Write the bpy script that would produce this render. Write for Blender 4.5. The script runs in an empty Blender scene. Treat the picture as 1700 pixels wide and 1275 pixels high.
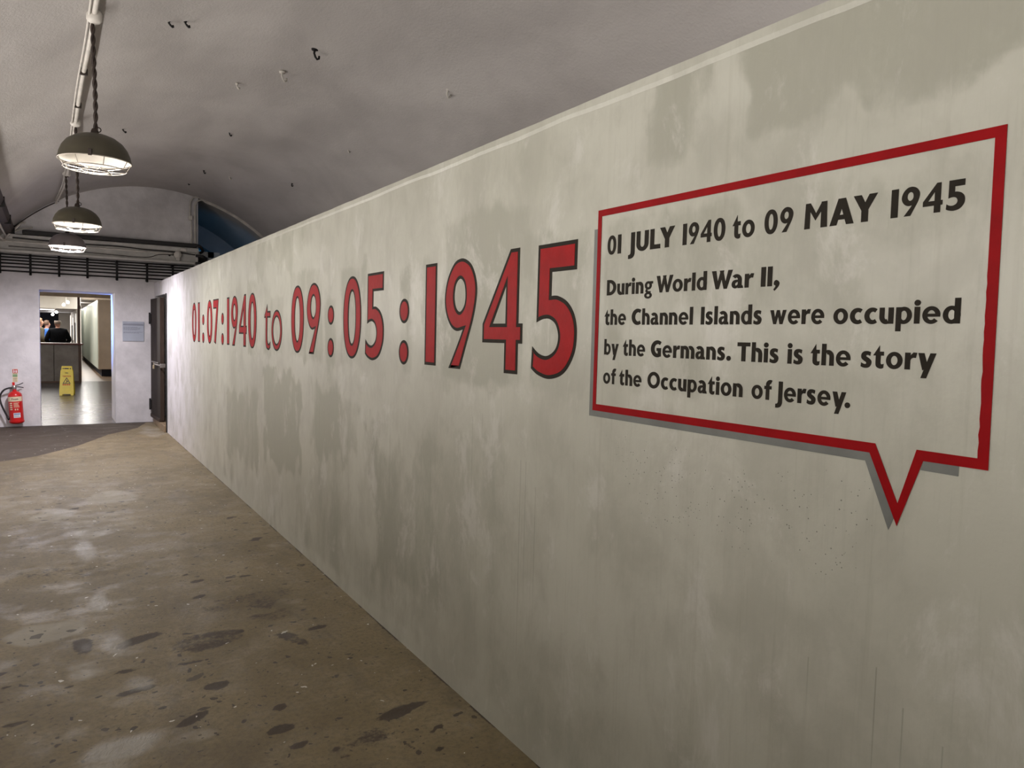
import bpy, bmesh, math, random
import numpy as np
from mathutils import Vector, Matrix
from mathutils.geometry import tessellate_polygon
random.seed(7)
SC = bpy.context.scene
COL = SC.collection
PI = math.pi

# ---------------------------------------------------------------- camera
FPX = 1230.0
def n3(v): return Vector(v).normalized()
_a, _b, _sl = 83-850, 543-637.5, .024
_u2 = -(FPX*FPX+_b*(_b-_sl*_a))/(_a+_b*_sl)
_v2 = _b+_sl*(_u2-_a)
Yc = n3((_a, -_b, -FPX)); Xc = n3((_u2, -_v2, -FPX)); Zc = Xc.cross(Yc)
cam_d = bpy.data.cameras.new('camera'); cam = bpy.data.objects.new('camera', cam_d); COL.objects.link(cam)
cam_d.sensor_width = 36; cam_d.lens = FPX/1700*36; cam_d.clip_start = .02; cam_d.clip_end = 200
cam.matrix_world = Matrix.Translation((0, 0, 1.5)) @ Matrix((Xc, Yc, Zc)).to_4x4()
SC.camera = cam

# ---------------------------------------------------------------- light, exposure
SC.view_settings.view_transform = 'Standard'; SC.view_settings.look = 'None'
SC.view_settings.exposure = -0.3; SC.view_settings.gamma = 1; SC.view_settings.use_curve_mapping = False
world = bpy.data.worlds.new('world'); SC.world = world; world.use_nodes = True
world.node_tree.nodes['Background'].inputs[0].default_value = (.9, .93, 1, 1)
world.node_tree.nodes['Background'].inputs[1].default_value = .25
def light(name, kind, loc, energy, color=(1, 1, 1), size=.1, rot=None, size_y=None, spot=None, parent=None):
    d = bpy.data.lights.new(name, kind); d.energy = energy; d.color = color
    if kind == 'AREA':
        d.size = size
        if size_y: d.shape = 'RECTANGLE'; d.size_y = size_y
    else: d.shadow_soft_size = size
    if spot: d.spot_size = spot; d.spot_blend = .6
    o = bpy.data.objects.new(name, d); COL.objects.link(o); o.location = loc
    if rot: o.rotation_euler = rot
    if parent: o.parent = parent
    return o
# area fill light added behind the camera
light('rear_fill', 'AREA', (.6, -4.6, 1.7), 30, (1, 1.0, .93), 3.2, (PI/2, 0, 0), 2.2)
# gallery on the other side of the partition
light('gallery_light', 'POINT', (3.1, .9, 2.0), 55, (1, .95, .95), .25)
# unseen strip fill added along the left wall to lift the vault
light('vault_fill', 'AREA', (-1.05, 3.9, 1.75), 200, (1, .95, .905), .08, (0, math.radians(-150), 0), 11.5)
# blue-lit gallery behind the end wall
light('blue_light', 'SPOT', (3.2, 13.6, 1.6), 12, (.03, .38, .85), .1, (math.radians(148), 0, 0), None, math.radians(70))
light('blue_light', 'SPOT', (3.0, 16.4, 1.9), 130, (.06, .45, 1), .1, (math.radians(140), 0, 0), None, math.radians(80))
# hall beyond the doorway: unseen fills added for counter, sign and passage
light('hall_fill', 'POINT', (-.95, 15.7, 1.7), 150, (1, .93, .86), .15)
light('hall_fill', 'AREA', (-.4, 27.5, 2.72), 210, (1, .95, .88), 1.2, None, 4)
light('hall_fill', 'AREA', (-.3, 37.5, 2.14), 70, (1, .96, .93), 1.0, None, 6)
light('passage_fill', 'AREA', (1.1, 34, 2.7), 130, (1, .98, .95), .2, None, 12)
light('passage_fill', 'POINT', (1.05, 27.5, 2.42), 22, (1, .95, .88), .1)
light('doorway_light', 'SPOT', (-.1, 14.5, 1.75), 330, (.10, .27, 1), .03, (math.radians(80), 0, math.radians(-100)), None, math.radians(75))

light('passage_fill', 'POINT', (1.1, 36, 2.55), 40, (1, .95, .9), .1)  # more added fill for the dark passage ceiling
light('passage_fill', 'POINT', (1.15, 44.5, 2.5), 40, (1, .95, .9), .1)
light('hall_fill', 'POINT', (.1, 40.5, 2.0), 25, (1, .95, .92), .1)

# ---------------------------------------------------------------- materials
def mat(name, col, rough=.6, metal=0, var=.0, scale=6, bump=0, bscale=40, emit=None, estr=0, col2=None, spec=.5, stretch=(1, 1, 1)):
    m = bpy.data.materials.new(name); m.use_nodes = True
    nt = m.node_tree; B = nt.nodes['Principled BSDF']
    B.inputs['Base Color'].default_value = (*col, 1); B.inputs['Roughness'].default_value = rough
    B.inputs['Metallic'].default_value = metal; B.inputs['Specular IOR Level'].default_value = spec
    tc = nt.nodes.new('ShaderNodeTexCoord')
    mp = nt.nodes.new('ShaderNodeMapping'); mp.inputs['Scale'].default_value = stretch
    nt.links.new(tc.outputs['Object'], mp.inputs[0])
    if var or col2:
        n = nt.nodes.new('ShaderNodeTexNoise'); n.inputs['Scale'].default_value = scale; n.inputs['Detail'].default_value = 8
        n.inputs['Roughness'].default_value = .6
        nt.links.new(mp.outputs[0], n.inputs['Vector'])
        r = nt.nodes.new('ShaderNodeValToRGB')
        c2 = col2 if col2 else tuple(c*(1-var) for c in col)
        c1 = col if col2 else tuple(min(1, c*(1+var)) for c in col)
        r.color_ramp.elements[0].position = .35; r.color_ramp.elements[0].color = (*c2, 1)
        r.color_ramp.elements[1].position = .65; r.color_ramp.elements[1].color = (*c1, 1)
        nt.links.new(n.outputs['Fac'], r.inputs[0]); nt.links.new(r.outputs[0], B.inputs['Base Color'])
    if bump:
        n = nt.nodes.new('ShaderNodeTexNoise'); n.inputs['Scale'].default_value = bscale; n.inputs['Detail'].default_value = 6
        nt.links.new(mp.outputs[0], n.inputs['Vector'])
        b = nt.nodes.new('ShaderNodeBump'); b.inputs['Strength'].default_value = bump; b.inputs['Distance'].default_value = .02
        nt.links.new(n.outputs['Fac'], b.inputs['Height']); nt.links.new(b.outputs[0], B.inputs['Normal'])
    if emit:
        B.inputs['Emission Color'].default_value = (*emit, 1); B.inputs['Emission Strength'].default_value = estr
    return m
def node_math(nt, op, a, b=None, c=None, clamp=False):
    n = nt.nodes.new('ShaderNodeMath'); n.operation = op; n.use_clamp = clamp
    for i, v in enumerate((a, b, c)):
        if v is None: continue
        if isinstance(v, (int, float)): n.inputs[i].default_value = v
        else: nt.links.new(v, n.inputs[i])
    return n.outputs[0]
def node_noise(nt, vec, scale, detail=6, rough=.6, dist=0):
    n = nt.nodes.new('ShaderNodeTexNoise'); n.inputs['Scale'].default_value = scale; n.inputs['Detail'].default_value = detail
    n.inputs['Roughness'].default_value = rough; n.inputs['Distortion'].default_value = dist
    nt.links.new(vec, n.inputs['Vector']); return n.outputs['Fac']
def node_map(nt, vec, scale, loc=(0, 0, 0)):
    m = nt.nodes.new('ShaderNodeMapping'); m.inputs['Scale'].default_value = scale; m.inputs['Location'].default_value = loc
    nt.links.new(vec, m.inputs[0]); return m.outputs[0]
def node_mix(nt, fac, a, b):
    n = nt.nodes.new('ShaderNodeMix'); n.data_type = 'RGBA'
    if isinstance(fac, (int, float)): n.inputs[0].default_value = fac
    else: nt.links.new(fac, n.inputs[0])
    for i, v in ((6, a), (7, b)):
        if isinstance(v, tuple): n.inputs[i].default_value = (*v, 1)
        else: nt.links.new(v, n.inputs[i])
    return n.outputs[2]
def node_step(nt, v, lo, hi):
    n = nt.nodes.new('ShaderNodeMapRange'); n.interpolation_type = 'SMOOTHSTEP'
    nt.links.new(v, n.inputs[0]); n.inputs[1].default_value = lo; n.inputs[2].default_value = hi
    return n.outputs[0]
def node_attr(nt, name):
    n = nt.nodes.new('ShaderNodeAttribute'); n.attribute_name = name; return n.outputs['Fac']
def node_bump(nt, h, strength, dist=.01):
    b = nt.nodes.new('ShaderNodeBump'); b.inputs['Strength'].default_value = strength; b.inputs['Distance'].default_value = dist
    nt.links.new(h, b.inputs['Height']); return b.outputs[0]
def voro(nt, vec, scale, rnd=1):
    v = nt.nodes.new('ShaderNodeTexVoronoi'); v.inputs['Scale'].default_value = scale; v.inputs['Randomness'].default_value = rnd
    nt.links.new(vec, v.inputs['Vector']); return v

def plaster_partition():
    m = bpy.data.materials.new('painted_plaster'); m.use_nodes = True
    nt = m.node_tree; B = nt.nodes['Principled BSDF']
    tc = nt.nodes.new('ShaderNodeTexCoord').outputs['Object']
    st = node_attr(nt, 'stain'); pit = node_attr(nt, 'pits')
    n1 = node_noise(nt, node_map(nt, tc, (1, 1, .45)), 9, 9, .68)
    n2 = node_noise(nt, node_map(nt, tc, (1, 1, .6)), 60, 5, .65)
    s = node_math(nt, 'MULTIPLY_ADD', node_math(nt, 'SUBTRACT', n1, .5), .62, st)
    s = node_math(nt, 'MULTIPLY_ADD', node_math(nt, 'SUBTRACT', n2, .5), .25, s)
    f = node_step(nt, s, .14, .62)
    soft = node_noise(nt, tc, 1.6, 4, .55)
    base = node_mix(nt, node_step(nt, soft, .3, .7), (.465, .462, .392), (.53, .526, .455))
    xyz = nt.nodes.new('ShaderNodeSeparateXYZ'); nt.links.new(tc, xyz.inputs[0])
    glare = node_math(nt, 'MULTIPLY_ADD', node_math(nt, 'SUBTRACT', n1, .5), 3.0, xyz.outputs[1])
    glare = node_step(nt, glare, 8.2, 11.0)       # whiter towards the side door, the far lamp's glare put into the colour
    base = node_mix(nt, glare, base, (.74, .72, .73))
    c = node_mix(nt, node_math(nt, 'MULTIPLY', f, node_math(nt, 'MULTIPLY_ADD', glare, -.7, 1)), base, (.37, .367, .302))
    mot = node_noise(nt, node_map(nt, tc, (1, 1, .7)), 4.5, 8, .62, .3)
    c = node_mix(nt, node_math(nt, 'MULTIPLY', node_step(nt, mot, .42, .66), .50), c, (.36, .352, .295))
    lite = node_noise(nt, node_map(nt, tc, (1, .8, .5), (4, 2, 7)), 6, 8, .7, .4)
    c = node_mix(nt, node_math(nt, 'MULTIPLY', node_step(nt, lite, .54, .68), .52), c, (.63, .62, .57))
    hair = node_noise(nt, node_map(nt, tc, (1, 1, .06)), 90, 4, .7)
    c = node_mix(nt, node_math(nt, 'MULTIPLY', node_step(nt, hair, .5, .75), .16), c, (.30, .29, .235))
    # faint vertical runs
    run = node_noise(nt, node_map(nt, tc, (1, 1, .03)), 30, 3, .6)
    c = node_mix(nt, node_math(nt, 'MULTIPLY', node_step(nt, run, .6, .78), .22), c, (.30, .28, .22))
    # thin drip lines
    for y0, z0, z1 in ((2.235, .30, 1.06), (2.20, .50, 1.06), (2.135, .45, .98), (2.60, .75, 1.18), (2.52, 1.0, 1.2), (3.08, .7, 1.0), (2.98, .62, .95), (1.02, .62, .80), (.86, .50, .84), (.80, .55, .78), (.72, .55, .74), (4.6, .6, 1.1), (3.45, .5, 1.0)):
        d = node_math(nt, 'LESS_THAN', node_math(nt, 'ABSOLUTE', node_math(nt, 'SUBTRACT', xyz.outputs[1], y0)), .0016)
        d = node_math(nt, 'MULTIPLY', d, node_math(nt, 'MULTIPLY', node_step(nt, xyz.outputs[2], z0, z0+.25), node_math(nt, 'LESS_THAN', xyz.outputs[2], z1)))
        c = node_mix(nt, node_math(nt, 'MULTIPLY', d, .38), c, (.16, .15, .11))
    # little dark pits
    v = voro(nt, tc, 110)
    gate = node_step(nt, node_math(nt, 'MULTIPLY_ADD', node_noise(nt, tc, 7, 5, .7), .9, node_math(nt, 'MULTIPLY', pit, .5)), .62, .95)
    dot = node_math(nt, 'LESS_THAN', v.outputs['Distance'], .2)
    sel = nt.nodes.new('ShaderNodeSeparateColor'); nt.links.new(v.outputs['Color'], sel.inputs[0])
    dot = node_math(nt, 'MULTIPLY', dot, node_math(nt, 'LESS_THAN', sel.outputs[0], node_math(nt, 'MULTIPLY', gate, .34)))
    c = node_mix(nt, node_math(nt, 'MULTIPLY', dot, .8), c, (.10, .095, .08))
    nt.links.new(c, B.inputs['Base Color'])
    r = node_math(nt, 'MULTIPLY_ADD', f, .15, .36)
    nt.links.new(r, B.inputs['Roughness']); B.inputs['Specular IOR Level'].default_value = .42
    h = node_math(nt, 'MULTIPLY_ADD', n2, .35, node_noise(nt, tc, 14, 4))
    nt.links.new(node_bump(nt, h, .16, .008), B.inputs['Normal'])
    return m

def wet_concrete():
    m = bpy.data.materials.new('worn_concrete'); m.use_nodes = True
    nt = m.node_tree; B = nt.nodes['Principled BSDF']
    tc = nt.nodes.new('ShaderNodeTexCoord').outputs['Object']
    dk = node_attr(nt, 'dark'); lt = node_attr(nt, 'light'); sc = node_attr(nt, 'scrape_glint')
    big = node_noise(nt, tc, .9, 6, .6); med = node_noise(nt, tc, 5, 8, .65); fine = node_noise(nt, tc, 45, 5, .7)
    c = node_mix(nt, node_step(nt, big, .32, .68), (.150, .114, .055), (.235, .185, .102))
    c = node_mix(nt, node_math(nt, 'MULTIPLY', node_step(nt, med, .45, .75), .5), c, (.29, .238, .150))
    c = node_mix(nt, node_math(nt, 'MULTIPLY', node_step(nt, fine, .42, .70), .55), c, (.09, .072, .048))
    smear = node_noise(nt, node_map(nt, tc, (1, .35, 1)), 3.2, 8, .7, .6)
    c = node_mix(nt, node_math(nt, 'MULTIPLY', node_step(nt, smear, .48, .70), .62), c, (.11, .088, .058))
    wob = node_math(nt, 'MULTIPLY_ADD', node_math(nt, 'SUBTRACT', fine, .5), .5, node_math(nt, 'MULTIPLY', node_math(nt, 'SUBTRACT', med, .5), 1.1))
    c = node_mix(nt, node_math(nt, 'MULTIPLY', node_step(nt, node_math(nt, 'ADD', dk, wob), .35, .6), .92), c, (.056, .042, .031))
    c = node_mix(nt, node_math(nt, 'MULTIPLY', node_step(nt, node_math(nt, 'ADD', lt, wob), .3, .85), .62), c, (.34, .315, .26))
    # dark spots of several sizes
    warp = nt.nodes.new('ShaderNodeVectorMath'); warp.operation = 'MULTIPLY_ADD'
    nz = nt.nodes.new('ShaderNodeTexNoise'); nz.inputs['Scale'].default_value = 9; nz.inputs['Detail'].default_value = 5
    nt.links.new(tc, nz.inputs['Vector'])
    nt.links.new(nz.outputs['Color'], warp.inputs[0]); warp.inputs[1].default_value = (.12, .12, 0); nt.links.new(tc, warp.inputs[2])
    for scale, size, prob, col, k in ((3.2, .13, .10, (.055, .045, .033), .7), (9, .19, .30, (.05, .04, .03), .8), (20, .27, .40, (.045, .037, .028), .85), (44, .3, .3, (.06, .05, .036), .8),
                                      (11, .12, .12, (.55, .53, .47), .9), (30, .22, .09, (.62, .60, .54), .95)):
        v = voro(nt, node_map(nt, warp.outputs[0], (1, 1, 1), (scale*.31, scale*.17, 0)), scale)
        s = nt.nodes.new('ShaderNodeSeparateColor'); nt.links.new(v.outputs['Color'], s.inputs[0])
        rad = node_math(nt, 'MULTIPLY', s.outputs[1], size)
        d = node_math(nt, 'LESS_THAN', v.outputs['Distance'], rad)
        d = node_math(nt, 'MULTIPLY', d, node_math(nt, 'LESS_THAN', s.outputs[0], prob))
        c = node_mix(nt, node_math(nt, 'MULTIPLY', d, k), c, col)
    c = node_mix(nt, node_math(nt, 'MULTIPLY', sc, .6), c, (.36, .345, .31))  # pale scrape, with lamp reflections painted in
    nt.links.new(c, B.inputs['Base Color'])
    gl = node_step(nt, node_noise(nt, tc, 3.5, 8, .7), .46, .66)
    r = node_math(nt, 'MULTIPLY_ADD', gl, -.2, .66)
    r = node_math(nt, 'MULTIPLY_ADD', sc, -.2, r, True)
    r = node_math(nt, 'MULTIPLY_ADD', dk, .15, r, True)
    nt.links.new(r, B.inputs['Roughness']); B.inputs['Specular IOR Level'].default_value = .4
    h = node_math(nt, 'MULTIPLY_ADD', node_noise(nt, tc, 110, 4, .7), .35, node_math(nt, 'MULTIPLY_ADD', fine, .5, node_math(nt, 'MULTIPLY', med, .45)))
    ridg = node_noise(nt, node_map(nt, tc, (1, .55, 1)), 26, 5, .6, 1.2)
    h = node_math(nt, 'MULTIPLY_ADD', node_math(nt, 'MULTIPLY', ridg, sc), 3.0, h)
    nt.links.new(node_bump(nt, h, .34, .012), B.inputs['Normal'])
    return m

def rough_vault():
    m = bpy.data.materials.new('rough_painted_concrete'); m.use_nodes = True
    nt = m.node_tree; B = nt.nodes['Principled BSDF']
    tc = nt.nodes.new('ShaderNodeTexCoord').outputs['Object']
    a = node_noise(nt, node_map(nt, tc, (1, .6, 1)), 1.1, 7, .6, .4); b = node_noise(nt, node_map(nt, tc, (1, .35, 1)), 7, 8, .7)
    c = node_mix(nt, node_step(nt, a, .3, .7), (.40, .375, .36), (.50, .475, .455))
    c = node_mix(nt, node_math(nt, 'MULTIPLY', node_step(nt, b, .5, .8), .25), c, (.33, .30, .28))
    sc_ = node_noise(nt, node_map(nt, tc, (1, .3, 1)), 16, 3, .5)
    c = node_mix(nt, node_math(nt, 'MULTIPLY', node_step(nt, sc_, .72, .8), .35), c, (.24, .21, .19))
    nt.links.new(c, B.inputs['Base Color']); B.inputs['Roughness'].default_value = .8; B.inputs['Specular IOR Level'].default_value = .3
    h = node_math(nt, 'MULTIPLY_ADD', b, .5, node_noise(nt, tc, 60, 4))
    nt.links.new(node_bump(nt, h, .3, .012), B.inputs['Normal'])
    return m

M = {}
M['partition'] = plaster_partition(); M['floor'] = wet_concrete(); M['vault'] = rough_vault()
M['white_wall'] = mat('whitewashed_wall', (.62, .60, .60), .6, var=.13, scale=3.2, bump=.2, bscale=25)
M['trim_white'] = mat('trim_paint', (.50, .485, .45), .55, var=.12, scale=8, bump=.12)
M['soffit'] = mat('brown_paint', (.24, .17, .10), .5, var=.15, scale=5)
M['beam'] = mat('tan_beam', (.46, .36, .24), .5, var=.12, scale=5)
M['black_metal'] = mat('black_metal', (.012, .011, .011), .6, spec=.2, var=.2, scale=10)
M['black_rubber'] = mat('black_rubber', (.014, .012, .012), .6, var=.2, scale=10)
M['brown_flex'] = mat('brown_flex', (.030, .019, .014), .6, var=.3, scale=40)
M['conduit'] = mat('conduit_paint', (.56, .53, .48), .5, var=.15, scale=10)
M['olive'] = mat('olive_enamel', (.058, .050, .032), .45, var=.12, scale=8)
M['grey_enamel'] = mat('grey_enamel', (.13, .11, .11), .4, var=.1, scale=8)
M['reflector'] = mat('white_enamel', (.82, .78, .72), .4, var=.04)
M['wire'] = mat('galvanised_wire', (.42, .38, .33), .4, .6, var=.1)
M['red_paint'] = mat('red_paint', (.31, .006, .007), .45, var=.10, scale=14, bump=.05, spec=.1)
M['frame_paint'] = mat('deep_red_paint', (.27, .002, .004), .5, var=.10, scale=14, bump=.05, spec=.1)
M['black_paint'] = mat('black_paint', (.020, .016, .011), .6, var=.15, scale=20, spec=.12)
M['grey_paint'] = mat('grey_paint', (.155, .162, .150), .5, var=.12, scale=8)
M['door_wood'] = mat('dark_brown_door', (.020, .012, .008), .6, spec=.15, var=.3, scale=9, stretch=(8, 8, .5))
M['door_edge'] = mat('door_edge_wood', (.045, .03, .022), .6, spec=.15, var=.25, scale=9, stretch=(8, 8, .5))
M['steel'] = mat('worn_steel', (.30, .27, .25), .4, .8, var=.2)
M['brass'] = mat('brass', (.55, .46, .30), .35, .8, var=.1)
M['ext_red'] = mat('extinguisher_red', (.55, .012, .012), .28, var=.06)
M['cream'] = mat('cream_label', (.72, .62, .42), .5, var=.05)
M['white_label'] = mat('white_label', (.75, .76, .78), .5, var=.05)
M['ink'] = mat('dark_ink', (.06, .05, .05), .6)
M['ink_grey'] = mat('grey_ink', (.22, .23, .27), .6)
M['ink_blue'] = mat('blue_ink', (.12, .2, .42), .6)
M['green_ink'] = mat('green_ink', (.05, .22, .08), .6)
M['red_ink'] = mat('red_ink', (.5, .03, .02), .6)
M['plaque'] = mat('plaque_face', (.38, .41, .47), .35, var=.05)
M['yellow'] = mat('yellow_plastic', (.72, .56, .02), .4, var=.06)
M['lino'] = mat('polished_lino', (.16, .15, .155), .24, spec=.22, var=.12, scale=2.5, bump=.05, bscale=6)
M['lino'].node_tree.nodes['Principled BSDF'].inputs['IOR'].default_value = 1.28
M['hall_floor'] = mat('brown_floor', (.17, .12, .08), .35, var=.15, scale=3)
M['hall_white'] = mat('hall_white', (.74, .70, .64), .6, var=.06, scale=2)
M['hall_grey'] = mat('hall_grey', (.45, .45, .47), .6, var=.08, scale=2)
M['navy'] = mat('navy_wall', (.006, .009, .022), .7, var=.2, scale=2)
M['counter'] = mat('counter_panel', (.42, .385, .34), .5, col2=(.26, .235, .20), scale=2.2)
M['counter_top'] = mat('red_brown_wood', (.17, .04, .022), .4, var=.25, scale=6, stretch=(.4, 6, 6))
M['post'] = mat('brown_post', (.15, .09, .06), .5, var=.2, scale=6)
M['case_cream'] = mat('case_cream', (.62, .53, .43), .55, var=.08, scale=2)
M['case_side'] = mat('case_side', (.58, .60, .52), .3, col2=(.42, .50, .44), scale=1.1, stretch=(1, .4, .5))
M['panel'] = mat('lit_panel', (.85, .85, .82), .5, var=.03, emit=(1, .97, .92), estr=1.6)
M['lamp_glow'] = mat('lamp_glow', (.9, .9, .9), .5, emit=(1, .96, .92), estr=14)
M['picture'] = mat('picture', (.13, .11, .10), .5, col2=(.42, .38, .34), scale=6)
M['skin'] = mat('skin', (.50, .26, .19), .5, var=.1, scale=12)
M['jacket_black'] = mat('black_fabric', (.007, .008, .010), .9, spec=.1, var=.2, scale=20)
M['jacket_blue'] = mat('blue_fabric', (.04, .16, .62), .7, var=.15, scale=20)
M['jacket_olive'] = mat('olive_fabric', (.085, .068, .040), .8, var=.2, scale=20)
M['khaki'] = mat('khaki_fabric', (.40, .29, .18), .8, var=.15, scale=20)
M['denim'] = mat('dark_denim', (.03, .04, .07), .8, var=.2, scale=20)
M['hair_brown'] = mat('brown_hair', (.09, .045, .025), .6, var=.3, scale=60)
M['hair_sandy'] = mat('sandy_hair', (.32, .17, .09), .6, var=.3, scale=60)
M['hair_grey'] = mat('grey_hair', (.30, .24, .20), .6, var=.3, scale=60)

# ---------------------------------------------------------------- mesh helpers
def link(name, bm, m, parent=None, loc=None, smooth=False):
    bmesh.ops.recalc_face_normals(bm, faces=bm.faces)
    me = bpy.data.meshes.new(name); bm.to_mesh(me); bm.free()
    if isinstance(m, (list, tuple)):
        for x in m: me.materials.append(x)
    else: me.materials.append(m)
    if smooth:
        me.shade_smooth()
    o = bpy.data.objects.new(name, me); COL.objects.link(o)
    if loc: o.location = loc
    if parent: o.parent = parent
    return o
def smooth_angle(o, ang=40):
    me = o.data; me.shade_smooth()
    bm = bmesh.new(); bm.from_mesh(me)
    for e in bm.edges:
        if len(e.link_faces) == 2 and e.calc_face_angle(0) > math.radians(ang): e.smooth = False
    bm.to_mesh(me); bm.free(); return o
def thing(name, label, cat, loc=(0, 0, 0), rotz=0, group=None):
    o = bpy.data.objects.new(name, None); COL.objects.link(o); o.location = loc; o.rotation_euler = (0, 0, rotz)
    o.empty_display_size = .1
    return tag(o, label, cat, group)
def tag(o, label, cat, group=None):
    o['label'] = label; o['category'] = cat
    if group: o['group'] = group
    return o
def struct(o): o['kind'] = 'structure'; return o
def box(bm, a, b, bev=0):
    r = bmesh.ops.create_cube(bm, size=1)
    for v in r['verts']:
        v.co = Vector(((a[i]+b[i])/2+v.co[i]*(b[i]-a[i]) for i in range(3)))
    if bev:
        es = list({e for v in r['verts'] for e in v.link_edges})
        bmesh.ops.bevel(bm, geom=es, offset=bev, segments=2, affect='EDGES', profile=.5)
    return bm
def nbox(a, b, bev=0): return box(bmesh.new(), a, b, bev)
def tube(bm, pts, r, seg=8, cap=True, closed=False):
    pts = [Vector(p) for p in pts]; n = len(pts); rings = []
    t0 = (pts[1]-pts[0]).normalized()
    up = Vector((0, 0, 1)) if abs(t0.z) < .9 else Vector((1, 0, 0))
    nrm = t0.cross(up).normalized()
    for i, p in enumerate(pts):
        if closed: t = pts[(i+1) % n]-pts[i-1]
        else: t = pts[min(i+1, n-1)]-pts[max(i-1, 0)]
        t.normalize(); nrm = (nrm-t*nrm.dot(t)).normalized(); bi = t.cross(nrm)
        rr = r[i] if isinstance(r, (list, tuple)) else r
        rings.append([bm.verts.new(p+(nrm*math.cos(2*PI*k/seg)+bi*math.sin(2*PI*k/seg))*rr) for k in range(seg)])
    m = n if closed else n-1
    for i in range(m):
        a, b = rings[i], rings[(i+1) % n]
        for k in range(seg): bm.faces.new((a[k], a[(k+1) % seg], b[(k+1) % seg], b[k]))
    if cap and not closed:
        bm.faces.new(rings[0][::-1]); bm.faces.new(rings[-1])
    return bm
def lathe(bm, prof, seg=32, c=(0, 0, 0), cap=False):
    rings = []
    for r, z in prof:
        if r < 1e-5: rings.append([bm.verts.new((c[0], c[1], c[2]+z))])
        else: rings.append([bm.verts.new((c[0]+r*math.cos(2*PI*k/seg), c[1]+r*math.sin(2*PI*k/seg), c[2]+z)) for k in range(seg)])
    for a, b in zip(rings, rings[1:]):
        for k in range(seg):
            k2 = (k+1) % seg
            if len(a) == 1 and len(b) == 1: continue
            if len(a) == 1: bm.faces.new((a[0], b[k2], b[k]))
            elif len(b) == 1: bm.faces.new((a[k], a[k2], b[0]))
            else: bm.faces.new((a[k], a[k2], b[k2], b[k]))
    return bm
def spline(pts, per=6):
    P = [Vector(p) for p in pts]; out = []
    for i in range(len(P)-1):
        p0 = P[max(i-1, 0)]; p1 = P[i]; p2 = P[i+1]; p3 = P[min(i+2, len(P)-1)]
        for k in range(per):
            t = k/per
            out.append(.5*((2*p1)+(p2-p0)*t+(2*p0-5*p1+4*p2-p3)*t*t+(3*p1-p0-3*p2+p3)*t**3))
    out.append(P[-1]); return out
def prism(bm, poly, holes, to3, thick):
    """flat outline (with holes) as a slab; to3(u, v, w) gives the 3D point, w running 0..thick"""
    loops = [poly]+list(holes)
    tri = tessellate_polygon([[Vector((p[0], p[1], 0)) for p in l] for l in loops])
    flat = [p for l in loops for p in l]
    A = [bm.verts.new(to3(p[0], p[1], 0)) for p in flat]; Bv = [bm.verts.new(to3(p[0], p[1], thick)) for p in flat]
    for t in tri:
        for V in (A, Bv):
            try: bm.faces.new([V[i] for i in t])
            except ValueError: pass
    o = 0
    for l in loops:
        n = len(l)
        for i in range(n):
            j = (i+1) % n
            bm.faces.new((A[o+i], A[o+j], Bv[o+j], Bv[o+i]))
        o += n
    return bm

# ---------------------------------------------------------------- value noise for stains
def vnoise(x, y, seed=0):
    rs = np.random.RandomState(seed); T = rs.rand(256, 256)
    xi = np.floor(x).astype(int); yi = np.floor(y).astype(int); fx = x-xi; fy = y-yi
    fx = fx*fx*(3-2*fx); fy = fy*fy*(3-2*fy)
    g = lambda a, b: T[a % 256, b % 256]
    return (g(xi, yi)*(1-fx)+g(xi+1, yi)*fx)*(1-fy)+(g(xi, yi+1)*(1-fx)+g(xi+1, yi+1)*fx)*fy
def fbm(x, y, seed=0, o=5):
    s = 0; a = .5
    for k in range(o): s = s+a*vnoise(x*2**k, y*2**k, seed+k); a *= .5
    return s
def sstep(x, a, b):
    t = np.clip((x-a)/(b-a), 0, 1); return t*t*(3-2*t)

# ================================================================= SETTING
W = 1.44; YE = 13.264; WH = 2.242; WT = .12
VX, VZ, VR = 1.436, 1.138, 2.626
YB = -5.0

# painted digit boxes on the partition: (glyph, s0, s1, z0, z1) with s = -Y
BIG = [('0', -9.544, -9.238, 1.364, 1.826), ('1', -9.125, -9.008, 1.371, 1.821), (':', -8.852, -8.718, 1.364, 1.68), ('0', -8.555, -8.240, 1.364, 1.828),
       ('7', -8.192, -7.900, 1.366, 1.826), (':', -7.766, -7.640, 1.364, 1.68), ('1', -7.486, -7.378, 1.371, 1.822), ('9', -7.296, -6.997, 1.368, 1.826),
       ('4', -6.953, -6.647, 1.368, 1.826), ('0', -6.592, -6.285, 1.362, 1.826), ('t', -6.030, -5.836, 1.362, 1.721), ('o', -5.804, -5.497, 1.361, 1.670),
       ('0', -5.256, -4.949, 1.363, 1.824), ('9', -4.884, -4.588, 1.366, 1.823), (':', -4.447, -4.329, 1.358, 1.671), ('0', -4.165, -3.872, 1.364, 1.824),
       ('5', -3.811, -3.548, 1.366, 1.823), (':', -3.353, -3.238, 1.361, 1.676), ('1', -3.060, -2.946, 1.371, 1.820), ('9', -2.866, -2.584, 1.367, 1.822),
       ('4', -2.534, -2.245, 1.369, 1.826), ('5', -2.183, -1.920, 1.364, 1.822)]

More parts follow.
